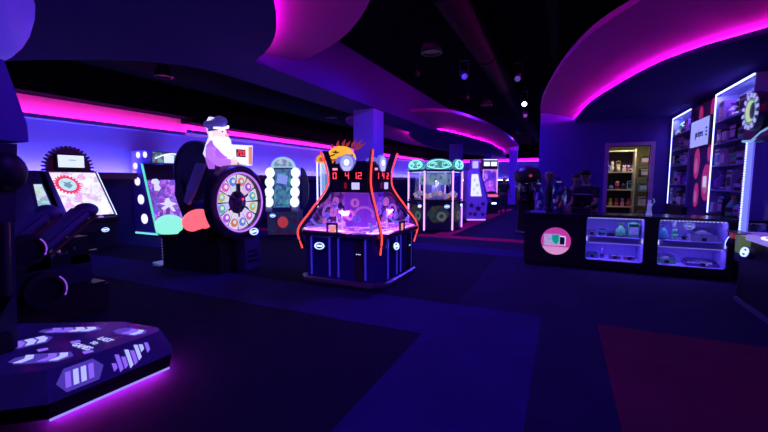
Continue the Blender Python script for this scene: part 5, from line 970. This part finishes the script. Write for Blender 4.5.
M().tube([(-3.62, 1.15, 0.42), (-3.50, 1.25, 0.8), (-3.58, 1.3, 1.3)], 0.045, 10).build('grab_rail', DARKM, t, smooth=True)
lamp('SPOT', 'canopy_fill_spot', (-2.6, 2.4, 4.0), 90, (0.08, 0.04, 1.0), 0.1, (R(-38), 0, R(40)), spot_size=R(50), spot_blend=0.6)  # added fill spot without a fixture, lights the canopy blue

# ================================================================= TWIN BLACK RIDE SEATS
t = thing('twin_seat_ride', 'black twin-seat ride with two slanted padded seats and round dark wheels', 'arcade ride', (-5.35, 2.42, 0), 90)
bx('base', BLACK, t, -0.60, 0.40, -0.25, 0.55, 0.0, 0.35, bevel=0.03)
M().prism([(-0.60, 0.35), (0.30, 0.35), (0.30, 0.70), (-0.60, 0.85)], -0.10, 0.45, XZ).build('body', TWR, t, bevel=0.02)
for k, x in enumerate((-0.28, 0.12)):
    u_ = Vector((0.34, 0, 0.36)); pa = M()
    pa.loft([[(x + a + off, y, z) for a, y, z in ((-0.30, -0.16, 0.76 + dz), (-0.30, 0.16, 0.76 + dz), (0.20, 0.16, 1.18 + dz), (0.20, -0.16, 1.18 + dz))] for dz, off in ((0.0, 0.0), (0.10, -0.07))])
    sp_ = pa.build('seat_pad', VINYL, t, bevel=0.035)
    M().ell((x + 0.20, 0.0, 1.23), (0.12, 0.15, 0.09), 14, 8).build('headrest', VINYL, t, smooth=True)
    M().tube([(x - 0.28, -0.17, 0.76), (x + 0.22, -0.17, 1.17)], 0.022, 8).build('piping', mat('rust_piping', (0.20, 0.04, 0.03), 0.5), sp_)
    M().box(x - 0.05, x + 0.15, -0.1, 0.1, 0.6, 0.92).build('seat_post', BLACK, t)
for x, z, r_ in ((-0.42, 0.88, 0.16), (-0.30, 0.42, 0.20)):
    wh = M().lathe_closed([(r_ * 0.7, -0.06), (r_, -0.05), (r_, 0.05), (r_ * 0.7, 0.06)], (x, -0.34, z), 24, 'y').build('wheel', RUBBER, t, smooth=True)
    M().lathe([(r_ * 0.72, -0.02), (r_ * 0.72, 0.04)], (x, -0.34, z), 20, 'y').build('wheel_disc', DARKM, wh)
    M().tube([(x + r_ * 0.86 * math.cos(R(a)), -0.40, z + r_ * 0.86 * math.sin(R(a))) for a in range(-30, 60, 10)], 0.007, 6).build('rim_light', glow('violet_rim_light', (0.35, 0.1, 0.9), 0.7), wh)
for k in range(4): M().lathe([(0.025, 0), (0.025, 0.03)], (-0.18 + 0.07 * k, -0.24, 0.74 + 0.02 * k), 12).build('control_button', CHROME, t)
bx('grip_bar', DARKM, t, -0.20, 0.3, -0.22, -0.18, 0.72, 0.76)

# ================================================================= PEOPLE
def skinmesh(name, chains, m, parent, sub=2):
    """chains of (x,y,z,rx[,ry]); shared coordinates are welded, so limbs grow out of the trunk"""
    vs, es, rad, idx = [], [], [], {}
    for ch in chains:
        prev = None
        for p in ch:
            key = (round(p[0], 4), round(p[1], 4), round(p[2], 4))
            if key not in idx: idx[key] = len(vs); vs.append(key); rad.append((p[3], p[4] if len(p) > 4 else p[3]))
            i = idx[key]
            if prev is not None and prev != i: es.append((prev, i))
            prev = i
    me = bpy.data.meshes.new(name); me.from_pydata(vs, es, []); o = bpy.data.objects.new(name, me); COL.objects.link(o)
    md = o.modifiers.new('skin', 'SKIN'); md.use_smooth_shade = True
    for i, r_ in enumerate(rad): me.skin_vertices[0].data[i].radius = r_
    me.skin_vertices[0].data[0].use_root = True
    sb_ = o.modifiers.new('sub', 'SUBSURF'); sb_.levels = sub; sb_.render_levels = sub
    bpy.context.view_layer.update()
    nm = bpy.data.meshes.new_from_object(o.evaluated_get(bpy.context.evaluated_depsgraph_get()))
    bpy.data.objects.remove(o); o = bpy.data.objects.new(name, nm); COL.objects.link(o); nm.materials.clear(); nm.materials.append(m); o.parent = parent
    return o
SKIN = mat('skin_tone', (0.34, 0.20, 0.15), 0.6)
def person(loc, rz, label, lean, armL, armR, shirt, trousers, hairm, hair_kind, sc=1.0, turn=0.0):
    """front is local -y; lean = forward shift of shoulders; arms = (elbow, wrist) offsets from the shoulder"""
    t = thing('person', label, 'person', loc, rz); t.scale = (sc,) * 3
    hip = (0, 0, 0.95); ch_ = (0, -lean * 0.55, 1.22); sh = (0, -lean, 1.42); nk = (0, -lean - 0.03, 1.52); hz = (0, -lean - 0.07, 1.60)
    chains = [[(*hip, 0.15, 0.11), (*ch_, 0.16, 0.11), (*sh, 0.14, 0.10), (*nk, 0.055), (hz[0], hz[1], hz[2], 0.062, 0.07)]]
    chains.append([(*hz[:3], 0.062, 0.07), (turn * 0.2, hz[1] - 0.02, 1.66, 0.078, 0.09), (turn * 0.2, hz[1] - 0.01, 1.73, 0.074, 0.088), (turn * 0.2, hz[1], 1.775, 0.045, 0.05)])
    shirtc = [[(*hip, 0.19, 0.15), (*ch_, 0.21, 0.16), (*sh, 0.19, 0.15), (sh[0], sh[1] - 0.02, 1.49, 0.085)]]
    trc = [[(0, 0, 1.0, 0.165, 0.125), (*hip, 0.165, 0.125)]]
    for s_, (el, wr) in ((-1, armL), (1, armR)):
        S0 = (s_ * 0.19, sh[1], 1.40); E = tuple(S0[i] + el[i] for i in range(3)); W_ = tuple(E[i] + wr[i] for i in range(3))
        d = Vector(wr).normalized(); side = d.cross(Vector((0, 0, 1))); side = side.normalized() if side.length > 0.05 else Vector((1, 0, 0)); dn = d.cross(side)
        palm = Vector(W_) + d * 0.07
        chains.append([(*sh, 0.14, 0.10), (*S0, 0.062), (*[(S0[i] + E[i]) / 2 for i in range(3)], 0.052), (*E, 0.042), (*[(E[i] * 0.6 + W_[i] * 0.4) for i in range(3)], 0.04), (*W_, 0.028), (*palm, 0.036, 0.018)])
        for k in range(4):
            b0 = palm + side * (0.026 * (k - 1.5)) * 0.8 + d * 0.03; L_ = (0.055, 0.065, 0.06, 0.048)[k]
            chains.append([(*palm, 0.036, 0.018), (*b0, 0.010), (*(b0 + d * L_ * 0.6 + dn * 0.012), 0.009), (*(b0 + d * L_ + dn * 0.034), 0.007)])
        chains.append([(*palm, 0.036, 0.018), (*(palm - d * 0.02 - side * s_ * 0.04), 0.011), (*(palm + d * 0.02 - side * s_ * 0.062 + dn * 0.012), 0.009)])
        M2 = tuple(S0[i] + el[i] * 0.75 for i in range(3))
        shirtc.append([(*sh, 0.19, 0.15), (*S0, 0.092), (*[S0[i] + el[i] * 0.4 for i in range(3)], 0.072), (*M2, 0.068)])
        H0 = (s_ * 0.10, 0, 0.88); K0 = (s_ * 0.11, -0.03, 0.50); A0 = (s_ * 0.11, 0.02, 0.09); T0 = (s_ * 0.12, -0.14, 0.04)
        chains.append([(*hip, 0.15, 0.11), (*H0, 0.085), (*K0, 0.058), (s_ * 0.11, 0.02, 0.32, 0.055), (*A0, 0.036), (*T0, 0.035, 0.03)])
        trc.append([(*hip, 0.165, 0.125), (*H0, 0.10), (*K0, 0.075), (s_ * 0.11, 0.01, 0.12, 0.07)])
    body = skinmesh('body', chains, SKIN, t)
    hx, hy = turn * 0.2, hz[1] - 0.02
    # face: nose, eyes, mouth, ears
    M().ell((hx, hy - 0.095, 1.665), (0.014, 0.022, 0.024), 8, 6).build('nose', SKIN, t, smooth=True)
    for s_ in (-1, 1):
        M().ell((hx + s_ * 0.032, hy - 0.080, 1.69), (0.013, 0.008, 0.008), 8, 5).build('eye', mat('eye_white', (0.6, 0.6, 0.6), 0.3), t, smooth=True)
        M().ell((hx + s_ * 0.080, hy + 0.01, 1.675), (0.014, 0.024, 0.034), 8, 6).build('ear', SKIN, t, smooth=True)
    M().ell((hx, hy - 0.084, 1.63), (0.026, 0.010, 0.007), 8, 5).build('mouth', mat('lip_tone', (0.40, 0.16, 0.14), 0.5), t, smooth=True)
    skinmesh('shirt', shirtc, mat(shirt[0], shirt[1], 0.85), t); skinmesh('trousers', trc, mat(trousers[0], trousers[1], 0.85), t)
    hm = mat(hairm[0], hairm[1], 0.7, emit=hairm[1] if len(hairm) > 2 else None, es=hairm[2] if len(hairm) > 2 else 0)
    M().ell((hx, hy + 0.012, 1.725), (0.092, 0.105, 0.085), 16, 8, -0.35, 1.0).build('hair', hm, t, smooth=True)
    if hair_kind == 'cap':
        cp = M().ell((hx, hy + 0.008, 1.735), (0.098, 0.112, 0.085), 16, 8, -0.15, 1.0).build('cap', mat('black_cap', (0.01, 0.01, 0.014), 0.8), t, smooth=True)
        M().prism([(hx - 0.075, hy - 0.09), (hx - 0.05, hy - 0.175), (hx + 0.05, hy - 0.175), (hx + 0.075, hy - 0.09)], 1.722, 1.732).build('cap_peak', MATS['black_cap'], cp)
    else:
        M().ell((hx, hy + 0.06, 1.64), (0.085, 0.05, 0.12), 14, 8).build('long_hair', hm, t, smooth=True)
    for s_ in (-1, 1):
        M().loft([[(s_ * 0.11 + a * w2, -0.03 + b * l2, z) for a, b in [(math.cos(2 * math.pi * i / 12), math.sin(2 * math.pi * i / 12)) for i in range(12)]] for z, w2, l2 in ((0, 0.05, 0.14), (0.03, 0.052, 0.14), (0.07, 0.045, 0.11), (0.10, 0.04, 0.06))]).build('shoe', mat('dark_shoe', (0.02, 0.02, 0.02), 0.6), t, smooth=True)
    return t
person((0.52, 9.05, 0), -28, 'person in black cap and black shirt bending over the counter till', 0.20, ((-0.02, -0.12, -0.24), (-0.04, -0.16, -0.14)), ((0.05, -0.10, -0.25), (-0.08, -0.18, -0.08)), ('black_shirt', (0.015, 0.015, 0.02)), ('dark_trousers', (0.02, 0.02, 0.03)), ('black_hair', (0.01, 0.008, 0.008)), 'cap')
person((0.24, 9.75, 0), 5, 'person with dark hair standing close beside the one in black cap', 0.05, ((-0.04, 0.0, -0.27), (0.02, -0.10, -0.22)), ((0.04, 0.0, -0.27), (-0.02, -0.10, -0.22)), ('charcoal_shirt', (0.02, 0.02, 0.03)), ('dark_trousers', (0.02, 0.02, 0.03)), ('brown_hair', (0.04, 0.025, 0.02)), 'long', 0.97)
person((-2.62, 19.4, 0), 20, 'person in dark clothes with orange-lit hair standing by the far column', 0.03, ((-0.04, 0.02, -0.27), (0.0, -0.08, -0.23)), ((0.06, 0.0, -0.27), (0.02, -0.10, -0.22)), ('grey_black_top', (0.04, 0.04, 0.06)), ('grey_black_jeans', (0.05, 0.05, 0.09)), ('orange_lit_hair', (0.55, 0.13, 0.06), 0.35), 'long', 0.98)  # orange light on the head is put into hair colour and emission
